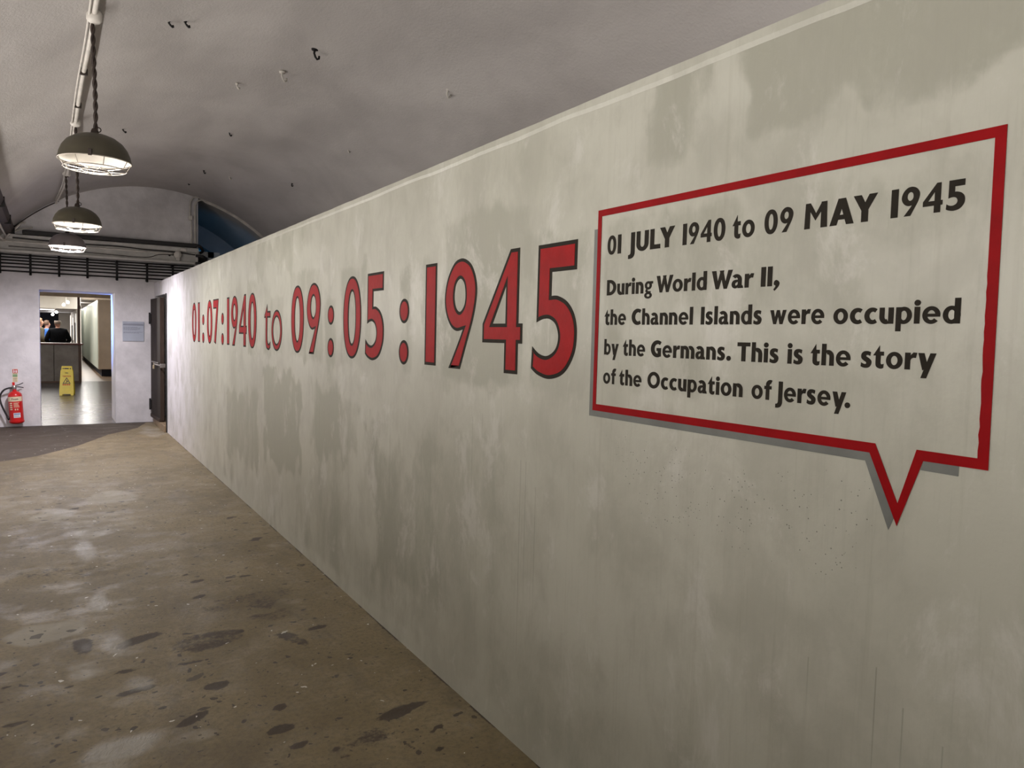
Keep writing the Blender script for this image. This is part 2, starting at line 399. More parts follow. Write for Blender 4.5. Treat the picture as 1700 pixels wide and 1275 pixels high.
def build_partition():
    D0, D1, DZ = 11.80, 13.18, 2.03
    ys = [YB]
    y = YB
    while y < D0-.03:
        y += .06 if y < 0 else (.016 if y < 4 else .03); ys.append(y)
    ys[-1] = D0
    while y < D1-.06:
        y += .06; ys.append(y)
    ys[-1] = D1; ys.append(YE)
    zs = list(np.linspace(0, DZ, 118))+list(np.linspace(DZ, WH, 14))[1:]
    Y, Z = np.meshgrid(np.array(ys), np.array(zs), indexing='ij')
    st = np.zeros_like(Y)+.02
    # broad cloudy streaks, stretched upright
    n = fbm(Y*1.1+3, Z*.9, 11); n2 = fbm(Y*3.5, Z*1.1+5, 21)
    st += .30*sstep(n, .46, .74)+.30*sstep(n2, .50, .76)
    rag = (fbm(Y*9, Z*5, 31)-.5)
    def patch(y0, y1, z0, z1, k, soft=.05, ragk=.25):
        nonlocal st
        dy = np.minimum(Y-y0, y1-Y); dz = np.minimum(Z-z0, z1-Z)
        d = np.minimum(dy, dz)+rag*ragk
        st = np.maximum(st*(1-.2*sstep(d, -soft, soft)), 0)+k*sstep(d, -soft, soft)
    patch(.1, 1.28, 1.98, 2.3, .55, .03, .22)
    patch(1.40, 1.62, 1.98, 2.3, .45, .04, .2)
    patch(5.2, 6.3, 1.95, 2.25, .4, .05, .35)
    patch(5.0, 6.05, .5, 1.22, .6, .05, .35)
    patch(6.2, 7.5, .35, 1.0, .45, .08, .4)
    patch(3.85, 4.8, .75, 1.2, .35, .06, .4)
    patch(2.9, 3.6, .3, .92, .32, .06, .4)
    patch(2.1, 3.1, .2, 1.02, .10, .08, .4)
    patch(.73, 1.75, 1.52, 1.86, .34, .03, .2)
    patch(.75, 1.74, 1.33, 1.50, .30, .03, .2)
    patch(.1, 1.1, .2, .95, .2, .1, .4)
    for i, (g, s0, s1, z0, z1) in enumerate(BIG):
        if i < 9: continue
        rs = random.Random(i)
        patch(-s1-.035, -s0+.035, z0-.05, z1+rs.choice((.03, .10, .16)), .34, .03, .12)
    # light overpainted places
    for y0, y1, z0, z1 in ((.70, .95, 1.58, 1.72), (1.0, 1.75, 1.30, 1.345), (3.3, 3.75, 1.3, 2.1), (.3, 1.9, 1.9, 1.97), (2.2, 4.2, 1.12, 1.30)):
        d = np.minimum(np.minimum(Y-y0, y1-Y), np.minimum(Z-z0, z1-Z))+rag*.2
        st -= .35*sstep(d, -.03, .05)
    st = st*sstep(Z, .0, .12)            # pale band where the wall meets the floor
    st = np.clip(st, 0, 1)
    pits = sstep(-(np.abs(Y-1.3)-.45), -.3, .2)*sstep(-(np.abs(Z-1.1)-.15), -.15, .1)+.5*sstep(-(np.abs(Y-1.0)-.6), -.3, .3)*sstep(-Z, -.6, -.1)
    ny, nz = Y.shape
    bm = bmesh.new(); bm.verts.layers.float.new('stain'); bm.verts.layers.float.new('pits'); lay = bm.verts.layers.float['stain']; lp = bm.verts.layers.float['pits']
    V = [[bm.verts.new((W, Y[i, j], Z[i, j])) for j in range(nz)] for i in range(ny)]
    jd = 117
    i0 = ys.index(D0); i1 = ys.index(D1)
    for i in range(ny-1):
        for j in range(nz-1):
            if i0 <= i < i1 and j < jd: continue
            bm.faces.new((V[i][j], V[i+1][j], V[i+1][j+1], V[i][j+1]))
    for i in range(ny):
        for j in range(nz):
            V[i][j][lay] = float(st[i, j]); V[i][j][lp] = float(np.clip(pits[i, j], 0, 1))
    # back face, top, ends and the door reveal
    def quad(*p): bm.faces.new([bm.verts.new(q) for q in p])
    X2 = W+WT
    quad((W, YB, WH), (W, YE, WH), (X2, YE, WH), (X2, YB, WH))
    quad((X2, YB, 0), (X2, D0, 0), (X2, D0, WH), (X2, YB, WH))
    quad((X2, D0, DZ), (X2, YE, DZ), (X2, YE, WH), (X2, D0, WH))
    quad((X2, D1, 0), (X2, YE, 0), (X2, YE, DZ), (X2, D1, DZ))
    quad((W, YB, 0), (W, YB, WH), (X2, YB, WH), (X2, YB, 0))
    quad((W, D0, 0), (X2, D0, 0), (X2, D0, DZ), (W, D0, DZ))
    quad((W, D1, 0), (X2, D1, 0), (X2, D1, DZ), (W, D1, DZ))
    quad((W, D0, DZ), (X2, D0, DZ), (X2, D1, DZ), (W, D1, DZ))
    # ragged plaster lip along the top edge
    yy = np.arange(-1, YE, .03); lip = .012+.014*fbm(yy*3, yy*0+2, 81); top = .004*fbm(yy*5, yy*0+7, 83)
    P = [[bm.verts.new(q) for q in ((W, y, WH-a-.012), (W-.0035, y, WH-a), (W-.0035, y, WH+b), (W+.03, y, WH+b))] for y, a, b in zip(yy, lip, top)]
    for a, b in zip(P, P[1:]):
        for k in range(3): bm.faces.new((a[k], b[k], b[k+1], a[k+1]))
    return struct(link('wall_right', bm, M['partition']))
build_partition()

def build_floor():
    xs = list(np.arange(-1.3, 1.46, .02))+[1.7, 2.5, 3.4, 4.15]
    ys = [YB, -3, -1, 0, .6]+list(np.arange(.8, 5, .02))+list(np.arange(5, YE-.03, .04))+[YE]
    X, Y = np.meshgrid(np.array(xs), np.array(ys), indexing='ij')
    wobx = (fbm(X*4, Y*4, 41)-.5)*.22; woby = (fbm(X*4+9, Y*4+3, 51)-.5)*.22
    dark = np.zeros_like(X); lite = np.zeros_like(X); scr = np.zeros_like(X)
    def ell(A, cx, cy, rx, ry, k=1, ang=0, soft=.35):
        q = min(1, 9*min(rx, ry)); dx = X+wobx*q-cx; dy = Y+woby*q-cy; c, s = math.cos(ang), math.sin(ang)
        d = np.sqrt(((dx*c+dy*s)/rx)**2+((-dx*s+dy*c)/ry)**2)
        np.maximum(A, k*(1-sstep(d, 1-soft, 1+soft)), out=A)
    # long dark wash in front of the doorway
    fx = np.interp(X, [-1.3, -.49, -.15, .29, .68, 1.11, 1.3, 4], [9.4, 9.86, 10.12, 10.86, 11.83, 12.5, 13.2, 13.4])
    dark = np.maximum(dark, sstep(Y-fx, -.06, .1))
    for a in ((.64, 3.74, .2, .10, .55, .2), (.97, 3.95, .14, .09, .5, .5), (.98, 3.55, .05, .14, .55, .3), (1.18, 2.66, .13, .028, .9, .15), (.76, 2.93, .03, .03, 1, 0), (.58, 3.24, .05, .035, .9, 0),
              (.72, 2.75, .06, .035, .95, .2), (.45, 3.0, .08, .03, .7, .5), (.97, 4.2, .3, .12, .45, .2), (.28, 3.35, .10, .03, .75, .2), (.1, 5.2, .3, .2, .4, 0), (.12, 3.95, .06, .1, .6, 0), (.95, 2.55, .16, .05, .4, .3),
              (.35, 3.9, .1, .05, .6, .4), (.9, 6.2, .3, .3, .3, 0), (1.2, 5.0, .1, .5, .35, 0)): ell(dark, a[0], a[1], a[2], a[3], a[4], a[5])
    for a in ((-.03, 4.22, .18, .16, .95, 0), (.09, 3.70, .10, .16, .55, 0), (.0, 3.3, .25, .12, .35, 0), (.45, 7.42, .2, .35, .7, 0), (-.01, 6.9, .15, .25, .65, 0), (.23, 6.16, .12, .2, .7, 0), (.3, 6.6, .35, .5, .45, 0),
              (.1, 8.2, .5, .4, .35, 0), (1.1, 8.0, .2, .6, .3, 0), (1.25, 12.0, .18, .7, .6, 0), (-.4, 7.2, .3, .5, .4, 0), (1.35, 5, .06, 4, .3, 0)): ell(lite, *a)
    for a in ((.20, 2.92, .13, .10, 1, .3), (.02, 2.75, .2, .08, .6, .2), (.19, 5.7, .06, .25, .6, 0), (.23, 4.55, .05, .15, .8, 0), (.27, 3.9, .05, .1, .7, 0), (.3, 3.4, .06, .07, .6, 0)): ell(scr, *a)  # scrape at the near left, other streaks imitate lamp reflections
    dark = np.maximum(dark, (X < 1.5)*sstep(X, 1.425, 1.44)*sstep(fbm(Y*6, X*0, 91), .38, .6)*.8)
    rs = random.Random(12)
    for k in range(80):
        y = 2.0+7*rs.random()**1.5; x = rs.uniform(-.35, 1.38); r = .012+.03*rs.random()**2
        ell(dark, x, y, r*rs.uniform(1, 2.0), r*rs.uniform(.6, 1), rs.uniform(.4, .85), rs.uniform(-.5, .8))
    for k in range(14):
        y = 2.2+7*rs.random(); x = rs.uniform(-.35, 1.2); r = rs.uniform(.02, .06)
        ell(lite, x, y, r*2, r, rs.uniform(.3, .55), rs.uniform(-.4, .6))
    nx, ny = X.shape
    bm = bmesh.new(); LY = [(bm.verts.layers.float.new(nm), nm) for nm in ('dark', 'light', 'scrape_glint')]
    LY = {nm: bm.verts.layers.float[nm] for _, nm in LY}
    V = [[bm.verts.new((X[i, j], Y[i, j], 0)) for j in range(ny)] for i in range(nx)]
    for i in range(nx-1):
        for j in range(ny-1): bm.faces.new((V[i][j], V[i+1][j], V[i+1][j+1], V[i][j+1]))
    for nm, A in (('dark', dark), ('light', lite), ('scrape_glint', scr)):
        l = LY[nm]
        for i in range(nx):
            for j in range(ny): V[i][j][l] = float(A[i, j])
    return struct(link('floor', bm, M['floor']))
build_floor()

def build_vault():
    th = np.linspace(math.radians(0), math.radians(180), 90)
    ys = np.concatenate([np.arange(YB, YE, .18), [YE, YE+.5, YE+1, YE+1.5, YE+2.34, YE+3, YE+4, YE+6]])
    T, Y = np.meshgrid(th, ys, indexing='ij')
    # uneven shuttered concrete: soft folds running across the vault
    S = T*VR
    d = (fbm(S*1.3, Y*.55, 61)-.5)*.07+(fbm(S*3.5, Y*1.2, 71)-.5)*.03
    d *= sstep(YE-Y, 0, .6)
    R = VR+d
    bm = bmesh.new(); V = [[bm.verts.new((VX+R[i, j]*math.cos(T[i, j]), Y[i, j], VZ+R[i, j]*math.sin(T[i, j]))) for j in range(len(ys))] for i in range(len(th))]
    for i in range(len(th)-1):
        for j in range(len(ys)-1):
            if ys[j] > YE+.45 and V[i][j].co.x < 1.95: continue     # the vault goes on only over the blue gallery
            bm.faces.new((V[i][j], V[i][j+1], V[i+1][j+1], V[i+1][j]))
    o = struct(link('ceiling', bm, M['vault'])); o.data.shade_smooth(); return o
build_vault()
XL = VX-VR; XR = VX+VR
struct(link('wall_left', nbox((XL-.12, YB, 0), (XL, YE, VZ)), M['white_wall']))
struct(link('wall_gallery', nbox((XR, YB, 0), (XR+.12, YE+6, VZ)), M['white_wall']))
def arch_pts(x0, x1, r=VR, n=30):
    a0 = math.acos(max(-1, min(1, (x0-VX)/r))); a1 = math.acos(max(-1, min(1, (x1-VX)/r)))
    return [(VX+r*math.cos(a0+(a1-a0)*k/n), VZ+r*math.sin(a0+(a1-a0)*k/n)) for k in range(n+1)]
def build_wall_end():
    xe = 2.096; DX0, DX1, DZ = -.135, .872, 2.062
    r = VR+.03
    outer = [(xe, 0)]+[(xe, VZ+math.sqrt(r*r-(xe-VX)**2))]+arch_pts(xe, VX-r, r)[1:]+[(VX-r, 0), (DX0, 0), (DX0, DZ), (DX1, DZ), (DX1, 0)]
    bm = prism(bmesh.new(), outer, [], lambda u, v, w: Vector((u, YE+w, v)), .9)
    return struct(link('wall_end', bm, M['white_wall']))
build_wall_end()
# cornice across the end wall, two stepped mouldings
bm = bmesh.new(); box(bm, (-1.15, YE-.10, 2.775), (2.09, YE, 2.845), .008); box(bm, (-1.15, YE-.06, 2.60), (2.085, YE, 2.775), .006)
box(bm, (-1.15, YE-.14, 2.575), (2.03, YE, 2.615), .006)
struct(link('trim_1', bm, M['trim_white']))
# dark arch wall far inside the blue gallery
def build_gallery_arch():
    r0 = VR+.05; r1 = VR-.34
    outer = arch_pts(VX+r0, 2.09, r0, 40)+arch_pts(2.09, VX+r1, r1, 40)+[(VX+r1, .3), (VX+r0, .3)]
    bm = prism(bmesh.new(), outer, [], lambda u, v, w: Vector((u, YE+2.34+w, v)), .5)
    struct(link('wall_arch', bm, M['hall_grey']))
build_gallery_arch()
struct(link('wall_gallery_end', nbox((1.6, YE+5.9, 0), (XR, YE+6, 4)), M['white_wall']))
struct(link('floor', nbox((2.1, YE, -.1), (XR, YE+6, 0)), M['hall_floor']))
struct(link('wall_gallery_side', nbox((1.98, YE+.9, 0), (2.09, YE+6, 4)), M['white_wall']))

# --- room behind the side door
struct(link('wall_store', nbox((1.62, 11.4, .0), (1.70, YE, 2.1)), M['white_wall']))

# --- hall beyond the doorway
Y0 = YE+.9
struct(link('floor', nbox((-4, YE-.02, -.1), (2.4, 23.9, .004)), M['lino']))
struct(link('floor', nbox((-4, 23.9, -.1), (2.6, 48, .002)), M['hall_floor']))
struct(link('ceiling', nbox((-4, Y0, 2.8), (2.6, 31, 2.9)), M['hall_white']))
struct(link('ceiling', nbox((-4, 31.2, 2.2), (.95, 48, 2.3)), M['hall_grey']))
struct(link('ceiling', nbox((.95, 31, 2.8), (2.6, 48, 2.9)), M['hall_white']))
struct(link('trim_2', nbox((-4, 31, 2.17), (.95, 31.2, 2.8)), M['hall_white']))
struct(link('wall_hall_left', nbox((-4.1, Y0, 0), (-4, 48, 2.9)), M['hall_white']))
struct(link('wall_hall_right', nbox((2.4, Y0, 0), (2.5, 48, 2.9)), M['hall_white']))
struct(link('wall_hall_end', nbox((-4, 44, 0), (.37, 44.1, 2.25)), M['navy']))
struct(link('wall_hall_return', nbox((.37, 43.8, 0), (.9, 44.1, 2.25)), M['hall_white']))
struct(link('wall_hall_divider', nbox((.86, 31, 0), (.96, 44, 2.3)), M['hall_white']))
struct(link('wall_passage_end', nbox((.9, 47.5, 0), (2.6, 47.6, 2.9)), M['hall_white']))
struct(link('trim_3', nbox((-2, 23.35, 2.33), (2.4, 23.55, 2.62)), M['beam']))
struct(link('trim_4', nbox((.640, 23.40, 1.06), (.70, 23.50, 2.33)), M['post']))

# ================================================================= LETTERING
def ellp(cx, cy, rx, ry, n=48, e=2.0, a0=0, a1=2*PI, closed=True):
    out = []
    for k in range(n if closed else n+1):
        t = a0+(a1-a0)*k/n; c, s = math.cos(t), math.sin(t)
        out.append((cx+rx*math.copysign(abs(c)**(2/e), c), cy+ry*math.copysign(abs(s)**(2/e), s)))
    return out
def contour(pts, per=7):
    """closed outline; a point written (x, y, 1) is a corner, others are smooth"""
    n = len(pts); st = next((i for i, p in enumerate(pts) if len(p) == 3), None)
    if st is None:
        P = [Vector(p[:2]) for p in pts]; out = []
        for i in range(n):
            p0, p1, p2, p3 = P[i-1], P[i], P[(i+1) % n], P[(i+2) % n]
            for k in range(per):
                t = k/per; out.append(tuple(.5*((2*p1)+(p2-p0)*t+(2*p0-5*p1+4*p2-p3)*t*t+(3*p1-p0-3*p2+p3)*t**3)))
        return out
    pts = pts[st:]+pts[:st]+[pts[st]]; out = []; i = 0
    while i < n:
        j = i+1
        while len(pts[j]) != 3: j += 1
        seg = [p[:2] for p in pts[i:j+1]]
        if len(seg) == 2: out.append(seg[0])
        else:
            s = spline([(p[0], p[1], 0) for p in seg], per); out += [(v.x, v.y) for v in s[:-1]]
        i = j
    return out
def area(p): return sum(p[i-1][0]*p[i][1]-p[i][0]*p[i-1][1] for i in range(len(p)))/2
def inset(p, d):
    """move an outline to its left (inwards for anticlockwise outlines) by d with mitred corners"""
    n = len(p); out = []
    for i in range(n):
        a, b, c = Vector(p[i-1]), Vector(p[i]), Vector(p[(i+1) % n])
        e1 = (b-a); e2 = (c-b)
        if e1.length < 1e-7 or e2.length < 1e-7: out.append(tuple(b)); continue
        e1.normalize(); e2.normalize()
        n1 = Vector((-e1.y, e1.x)); n2 = Vector((-e2.y, e2.x)); m = n1+n2
        if m.length < 1e-4: out.append(tuple(b+n1*d)); continue
        m.normalize(); k = d/max(.35, m.dot(n1)); out.append(tuple(b+m*k))
    return out
NINE_O = [((x+2.866)/.45, (z-1.37)/.45, *c) for x, z, c in ((-2.719, 1.37, (1,)), (-2.660, 1.486, ()), (-2.612, 1.582, ()), (-2.588, 1.668, ()), (-2.594, 1.728, ()), (-2.629, 1.785, ()), (-2.676, 1.814, ()), (-2.728, 1.823, ()), (-2.786, 1.806, ()),
          (-2.842, 1.745, ()), (-2.866, 1.667, ()), (-2.851, 1.600, ()), (-2.808, 1.548, ()), (-2.756, 1.527, ()), (-2.700, 1.533, (1,)), (-2.745, 1.470, ()), (-2.822, 1.37, (1,)))]
NINE_I = [((x+2.866)/.45, (z-1.37)/.45) for x, z in ((-2.729, 1.741), (-2.694, 1.720), (-2.682, 1.671), (-2.692, 1.630), (-2.727, 1.606), (-2.761, 1.622), (-2.778, 1.667), (-2.765, 1.720))]
FIVE = [((x+2.183)/.45, (z-1.37)/.45, *c) for x, z, c in ((-2.152, 1.82, (1,)), (-1.928, 1.82, (1,)), (-1.929, 1.724, (1,)), (-2.067, 1.724, (1,)), (-2.068, 1.644, (1,)), (-2.030, 1.643, ()), (-1.976, 1.622, ()), (-1.936, 1.580, ()), (-1.920, 1.524, ()),
          (-1.931, 1.453, ()), (-1.985, 1.388, ()), (-2.066, 1.364, ()), (-2.138, 1.374, ()), (-2.182, 1.395, (1,)), (-2.177, 1.472, (1,)), (-2.134, 1.448, ()), (-2.084, 1.442, ()), (-2.038, 1.465, ()), (-2.022, 1.506, ()), (-2.038, 1.547, ()), (-2.073, 1.566, ()), (-2.112, 1.567, ()), (-2.154, 1.556, (1,)))]
FOUR_O = [((x+2.533)/.45, (z-1.37)/.45, 1) for x, z in ((-2.335, 1.82), (-2.272, 1.82), (-2.272, 1.552), (-2.244, 1.552), (-2.244, 1.480), (-2.272, 1.480), (-2.272, 1.37), (-2.366, 1.37), (-2.366, 1.480), (-2.533, 1.480), (-2.533, 1.552))]
FOUR_I = [((x+2.533)/.45, (z-1.37)/.45, 1) for x, z in ((-2.362, 1.690), (-2.362, 1.552), (-2.455, 1.552))]
def digit(ch):
    """list of (outline, holes) with cap height 1"""
    if ch == '0': return [(ellp(.325, .5, .325, .512, 56, 2.15), [ellp(.325, .5, .122, .325, 40, 2.15)])]
    if ch == '1': return [([(0, 0), (.252, 0), (.252, 1), (0, 1)], [])]
    if ch == '4': return [(contour(FOUR_O), [contour(FOUR_I)])]
    if ch == '5': return [(contour(FIVE), [])]
    if ch == '9': return [(contour(NINE_O), [contour(NINE_I)])]
    if ch == '7': return [(contour([(0, 1, 1), (.65, 1, 1), (.63, .90, 1), (.325, -.01, 1), (.10, .03, 1), (.365, .785, 1), (0, .785, 1)]), [])]
    if ch == 't': return [(contour([(.215, .79, 1), (.235, .665, 1), (.43, .665, 1), (.43, .545, 1), (.232, .545, 1), (.225, .22), (.25, .125), (.32, .09), (.43, .135, 1), (.425, .025, 1), (.36, -.01), (.29, -.02), (.17, .01), (.105, .10), (.095, .25), (.095, .545, 1), (0, .545, 1), (.03, .60), (.10, .665)]), [])]
    if ch == 'o': return [(ellp(.34, .325, .34, .342, 48), [ellp(.34, .325, .218, .222, 40)])]
    if ch == ':': return [(ellp(.13, .115, .13, .13, 32), []), (ellp(.13, .552, .13, .13, 32), [])]
def wall3(x):
    return lambda u, v, w: Vector((x-w, -u, v))
date = thing('painted_date', 'huge red black-outlined dates 01:07:1940 to 09:05:1945 painted along the plaster wall', 'lettering', (W, 5.7, 1.37))
def child_of(o, p):
    """parent keeping the world position (parents here are only ever translated / turned about z)"""
    o.parent = p; o.matrix_parent_inverse = (Matrix.Translation(p.location) @ Matrix.Rotation(p.rotation_euler.z, 4, 'Z')).inverted()
    return o
for g, s0, s1, z0, z1 in BIG:
    shp = digit(g)
    ax = [p[0] for o, h in shp for p in o]; ay = [p[1] for o, h in shp for p in o]
    fx = lambda p: (s0+(p[0]-min(ax))/(max(ax)-min(ax))*(s1-s0), z0+(p[1]-min(ay))/(max(ay)-min(ay))*(z1-z0))
    b = .0135
    for o, hs in shp:
        red = bmesh.new(); blk = bmesh.new()
        o = [fx(p) for p in o]; hs = [[fx(p) for p in h] for h in hs]
        if area(o) < 0: o = o[::-1]
        hs = [h[::-1] if area(h) < 0 else h for h in hs]
        prism(blk, o, hs, wall3(W), .0012)
        prism(red, inset(o, b), [inset(h, -b) for h in hs], wall3(W-.0008), .0012)
        r = child_of(link('numeral' if g.isdigit() else ('colon_dot' if g == ':' else 'letter'), red, M['red_paint']), date)
        k = link('outline', blk, M['black_paint'], r); k['label'] = 'black painted outline'

# --- small lettering: bold humanist capitals and lower case, cap height 1
S_ = .235; XH = .72
def rect(x0, y0, x1, y1): return ([(x0, y0), (x1, y0), (x1, y1), (x0, y1)], [])
def pl(*p): return (list(p), [])
def ring(cx, cy, rx, ry, ix, iy, e=2.0): return (ellp(cx, cy, rx, ry, 36, e), [ellp(cx, cy, ix, iy, 28, e)])
def disc(cx, cy, rx, ry): return (ellp(cx, cy, rx, ry, 24), [])
def arc(cx, cy, rx, ry, ix, iy, a0, a1, dx=0, dy=0):
    a0, a1 = math.radians(a0), math.radians(a1)
    return (ellp(cx, cy, rx, ry, 24, 2, a0, a1, False)+ellp(cx+dx, cy+dy, ix, iy, 24, 2, a0, a1, False)[::-1], [])
def n_arch(x, w):
    return [arc(x+w-.30-.0, .40, .30, .335, .07, .12, 0, 118), rect(x+w-.23, 0, x+w, .405)]
def small(ch):
    if ch in '01459': return digit(ch)
    if ch == 'I': return [rect(0, 0, .25, 1)]
    if ch == 'l': return [rect(0, 0, S_, 1.02)]
    if ch == 'i': return [rect(0, 0, S_, XH), disc(.117, .89, .135, .13)]
    if ch == 'o': return [ring(.365, .36, .365, .375, .15, .20)]
    if ch == 'c': return [arc(.37, .36, .37, .375, .16, .185, 52, 308, .03)]
    if ch == 'e': return [arc(.365, .36, .365, .375, .165, .205, 0, 318), rect(.14, .29, .725, .42)]
    if ch == 'n': return [rect(0, 0, S_, XH)]+n_arch(0, .64)
    if ch == 'h': return [rect(0, 0, S_, 1.02)]+n_arch(0, .64)
    if ch == 'm': return [rect(0, 0, S_, XH)]+n_arch(0, .62)+n_arch(.385, .62)
    if ch == 'u': return [rect(0, .315, .23, XH), arc(.30, .32, .30, .335, .07, .12, 180, 298), rect(.64-S_, 0, .64, XH)]
    if ch == 'r': return [rect(0, 0, S_, XH), pl((.2, .45), (.25, .62), (.36, .735), (.51, .725), (.46, .50), (.36, .51), (.27, .47), (.22, .36))]
    if ch == 'd': return [ring(.345, .36, .345, .375, .14, .205), rect(.68-S_, 0, .68, 1.05)]
    if ch == 'b': return [ring(.335, .36, .345, .375, .14, .205), rect(0, 0, S_, 1.02)]
    if ch == 'p': return [ring(.345, .36, .345, .375, .14, .205), rect(0, -.33, S_, XH)]
    if ch == 'a': return [arc(.26, .44, .31, .305, .085, .125, 0, 140, .0), rect(.345, .0, .57, .45), arc(.20, .215, .215, .225, .06, .08, 70, 300, .05), rect(.19, .33, .36, .45), pl((.16, -.005), (.30, .02), (.37, .10), (.36, .22), (.24, .13), (.15, .12)), pl((.345, .0), (.66, .0), (.63, .13), (.57, .16))]
    if ch == 's': return [(contour([(.465, .69, 1), (.435, .52, 1), (.35, .555), (.275, .56), (.245, .525), (.27, .485), (.38, .425), (.48, .335), (.505, .22), (.46, .085), (.36, .003), (.23, -.018), (.11, .0), (.0, .045, 1), (.02, .225, 1), (.12, .175), (.205, .158), (.255, .175), (.258, .215), (.23, .255),
                                     (.13, .315), (.035, .40), (.005, .51), (.035, .63), (.13, .715), (.26, .74), (.38, .725)], 4), [])]
    if ch == 't': return [(contour([(.25, 1.0, 1), (.26, .73, 1), (.45, .73, 1), (.45, .55, 1), (.315, .55, 1), (.31, .27), (.33, .19), (.39, .175), (.46, .20, 1), (.45, .02, 1), (.36, -.02), (.25, -.01), (.13, .06), (.085, .20), (.085, .55, 1), (-.04, .55, 1)]), [])]
    if ch == 'f': return [rect(.1, 0, .33, .82), arc(.37, .78, .27, .26, .045, .06, 62, 180, .02), rect(0, .55, .46, .72)]
    if ch == 'y': return [pl((0, XH), (.25, XH), (.44, .10), (.20, -.0)), pl((.14, -.33), (.37, -.33), (.74, XH), (.50, XH))]
    if ch == 'w': return [pl((0, XH), (.22, XH), (.40, 0), (.22, 0)), pl((.22, 0), (.40, 0), (.60, XH), (.42, XH)), pl((.42, XH), (.60, XH), (.80, 0), (.62, 0)), pl((.62, 0), (.80, 0), (1.02, XH), (.80, XH))]
    if ch == 'g': return [ring(.30, .475, .29, .255, .10, .115), ring(.30, -.13, .31, .20, .13, .075), pl((.12, .26), (.24, .22), (.27, .10), (.16, .04), (.06, .12)), pl((.15, .02), (.48, .02), (.52, .12), (.18, .14)), pl((.42, .72), (.68, .72), (.68, .57), (.52, .57))]
    if ch == 'J': return [rect(.16, .0, .42, 1), (contour([(.42, .05, 1), (.41, -.12), (.33, -.27), (.18, -.34), (.0, -.35, 1), (.0, -.15, 1), (.10, -.13), (.15, -.06), (.16, .05, 1)]), [])]
    if ch == 'U': return [rect(0, .34, .25, 1), rect(.52, .34, .77, 1), arc(.385, .36, .385, .38, .135, .17, 180, 360)]
    if ch == 'L': return [rect(0, 0, .25, 1), rect(0, 0, .62, .22)]
    if ch == 'Y': return [rect(.29, 0, .54, .46), pl((-.02, 1), (.27, 1), (.54, .46), (.29, .42)), pl((.56, 1), (.85, 1), (.54, .44), (.29, .46))]
    if ch == 'M': return [pl((.03, 0), (.26, 0), (.26, 1), (.06, 1)), pl((.70, 0), (.96, 0), (.93, 1), (.70, 1)), pl((.06, 1), (.26, 1), (.56, .46), (.48, .30)), pl((.93, 1), (.73, 1), (.43, .46), (.48, .30))]
    if ch == 'A': return [pl((0, 0), (.27, 0), (.56, 1), (.31, 1)), pl((.92, 0), (.64, 0), (.33, 1), (.59, 1)), rect(.2, .2, .72, .38)]
    if ch == 'D': return [rect(0, 0, .25, 1), arc(.26, .5, .60, .5, .32, .29, -90, 90), rect(.1, .79, .27, 1), rect(.1, 0, .27, .21)]
    if ch == 'W': return [pl((0, 1), (.27, 1), (.46, 0), (.27, 0)), pl((.27, 0), (.46, 0), (.76, 1), (.55, 1)), pl((.49, 1), (.70, 1), (.95, 0), (.76, 0)), pl((.76, 0), (.95, 0), (1.27, 1), (1.01, 1))]
    if ch == 'C': return [arc(.52, .5, .52, .515, .26, .285, 55, 305, .05)]
    if ch == 'G': return [arc(.52, .5, .52, .515, .26, .285, 52, 300, .04), rect(.56, .04, .82, .55), rect(.46, .37, .82, .55)]
    if ch == 'O': return [ring(.53, .5, .53, .515, .275, .30)]
    if ch == 'T': return [rect(0, .79, .80, 1), rect(.27, 0, .53, 1)]
    if ch == 'F': return [rect(0, 0, .25, 1), rect(0, .8, .6, 1), rect(0, .42, .55, .61)]
    if ch == 'N': return [rect(0, 0, .22, 1), rect(.62, 0, .84, 1), pl((0, 1), (.25, 1), (.84, 0), (.59, 0))]
    if ch == ',': return [(contour([(.14, .30), (.28, .17), (.24, -.02), (.04, -.24, 1), (-.02, -.17, 1), (.09, .0), (.0, .08), (.02, .24)]), [])]
    if ch == '.': return [disc(.14, .125, .145, .135)]
    return []
WID = {'o': .73, 'c': .60, 'e': .73, 'i': .24, 'u': .64, 't': .46, ',': .28, '.': .29, 'a': .64, 's': .51}
def word(bm, text, s0, s1, z0, cap, to3, thick=.0008, gap=.10, gaps={}):
    x = 0; items = []
    for i, ch in enumerate(text):
        sh = small(ch)
        xs = [p[0] for o, h in sh for p in o]; w = WID.get(ch, max(xs))
        items.append((sh, x)); g = gap
        if ch in 'WY' or (ch == 'L' and text[i+1:i+2] == 'Y') or (ch == 'A' and text[i+1:i+2] == 'Y'): g = -.02
        if ch == 'y' and text[i+1:i+2] == '.': g = -.05
        if ch == 'r': g = .05
        if ch in '01459': g = .12
        x += w+g; last = g
    tot = x-last; k = (s1-s0)/tot; q = 0
    for sh, x0 in items:
        for o, hs in sh:
            f = lambda p: (s0+(x0+p[0])*k, z0+p[1]*cap)
            dz = 4e-5*(q % 7); q += 1
            prism(bm, [f(p) for p in o], [[f(p) for p in h] for h in hs], lambda u, v, w: to3(u, v, w*(1+dz/thick)), thick)
    return bm
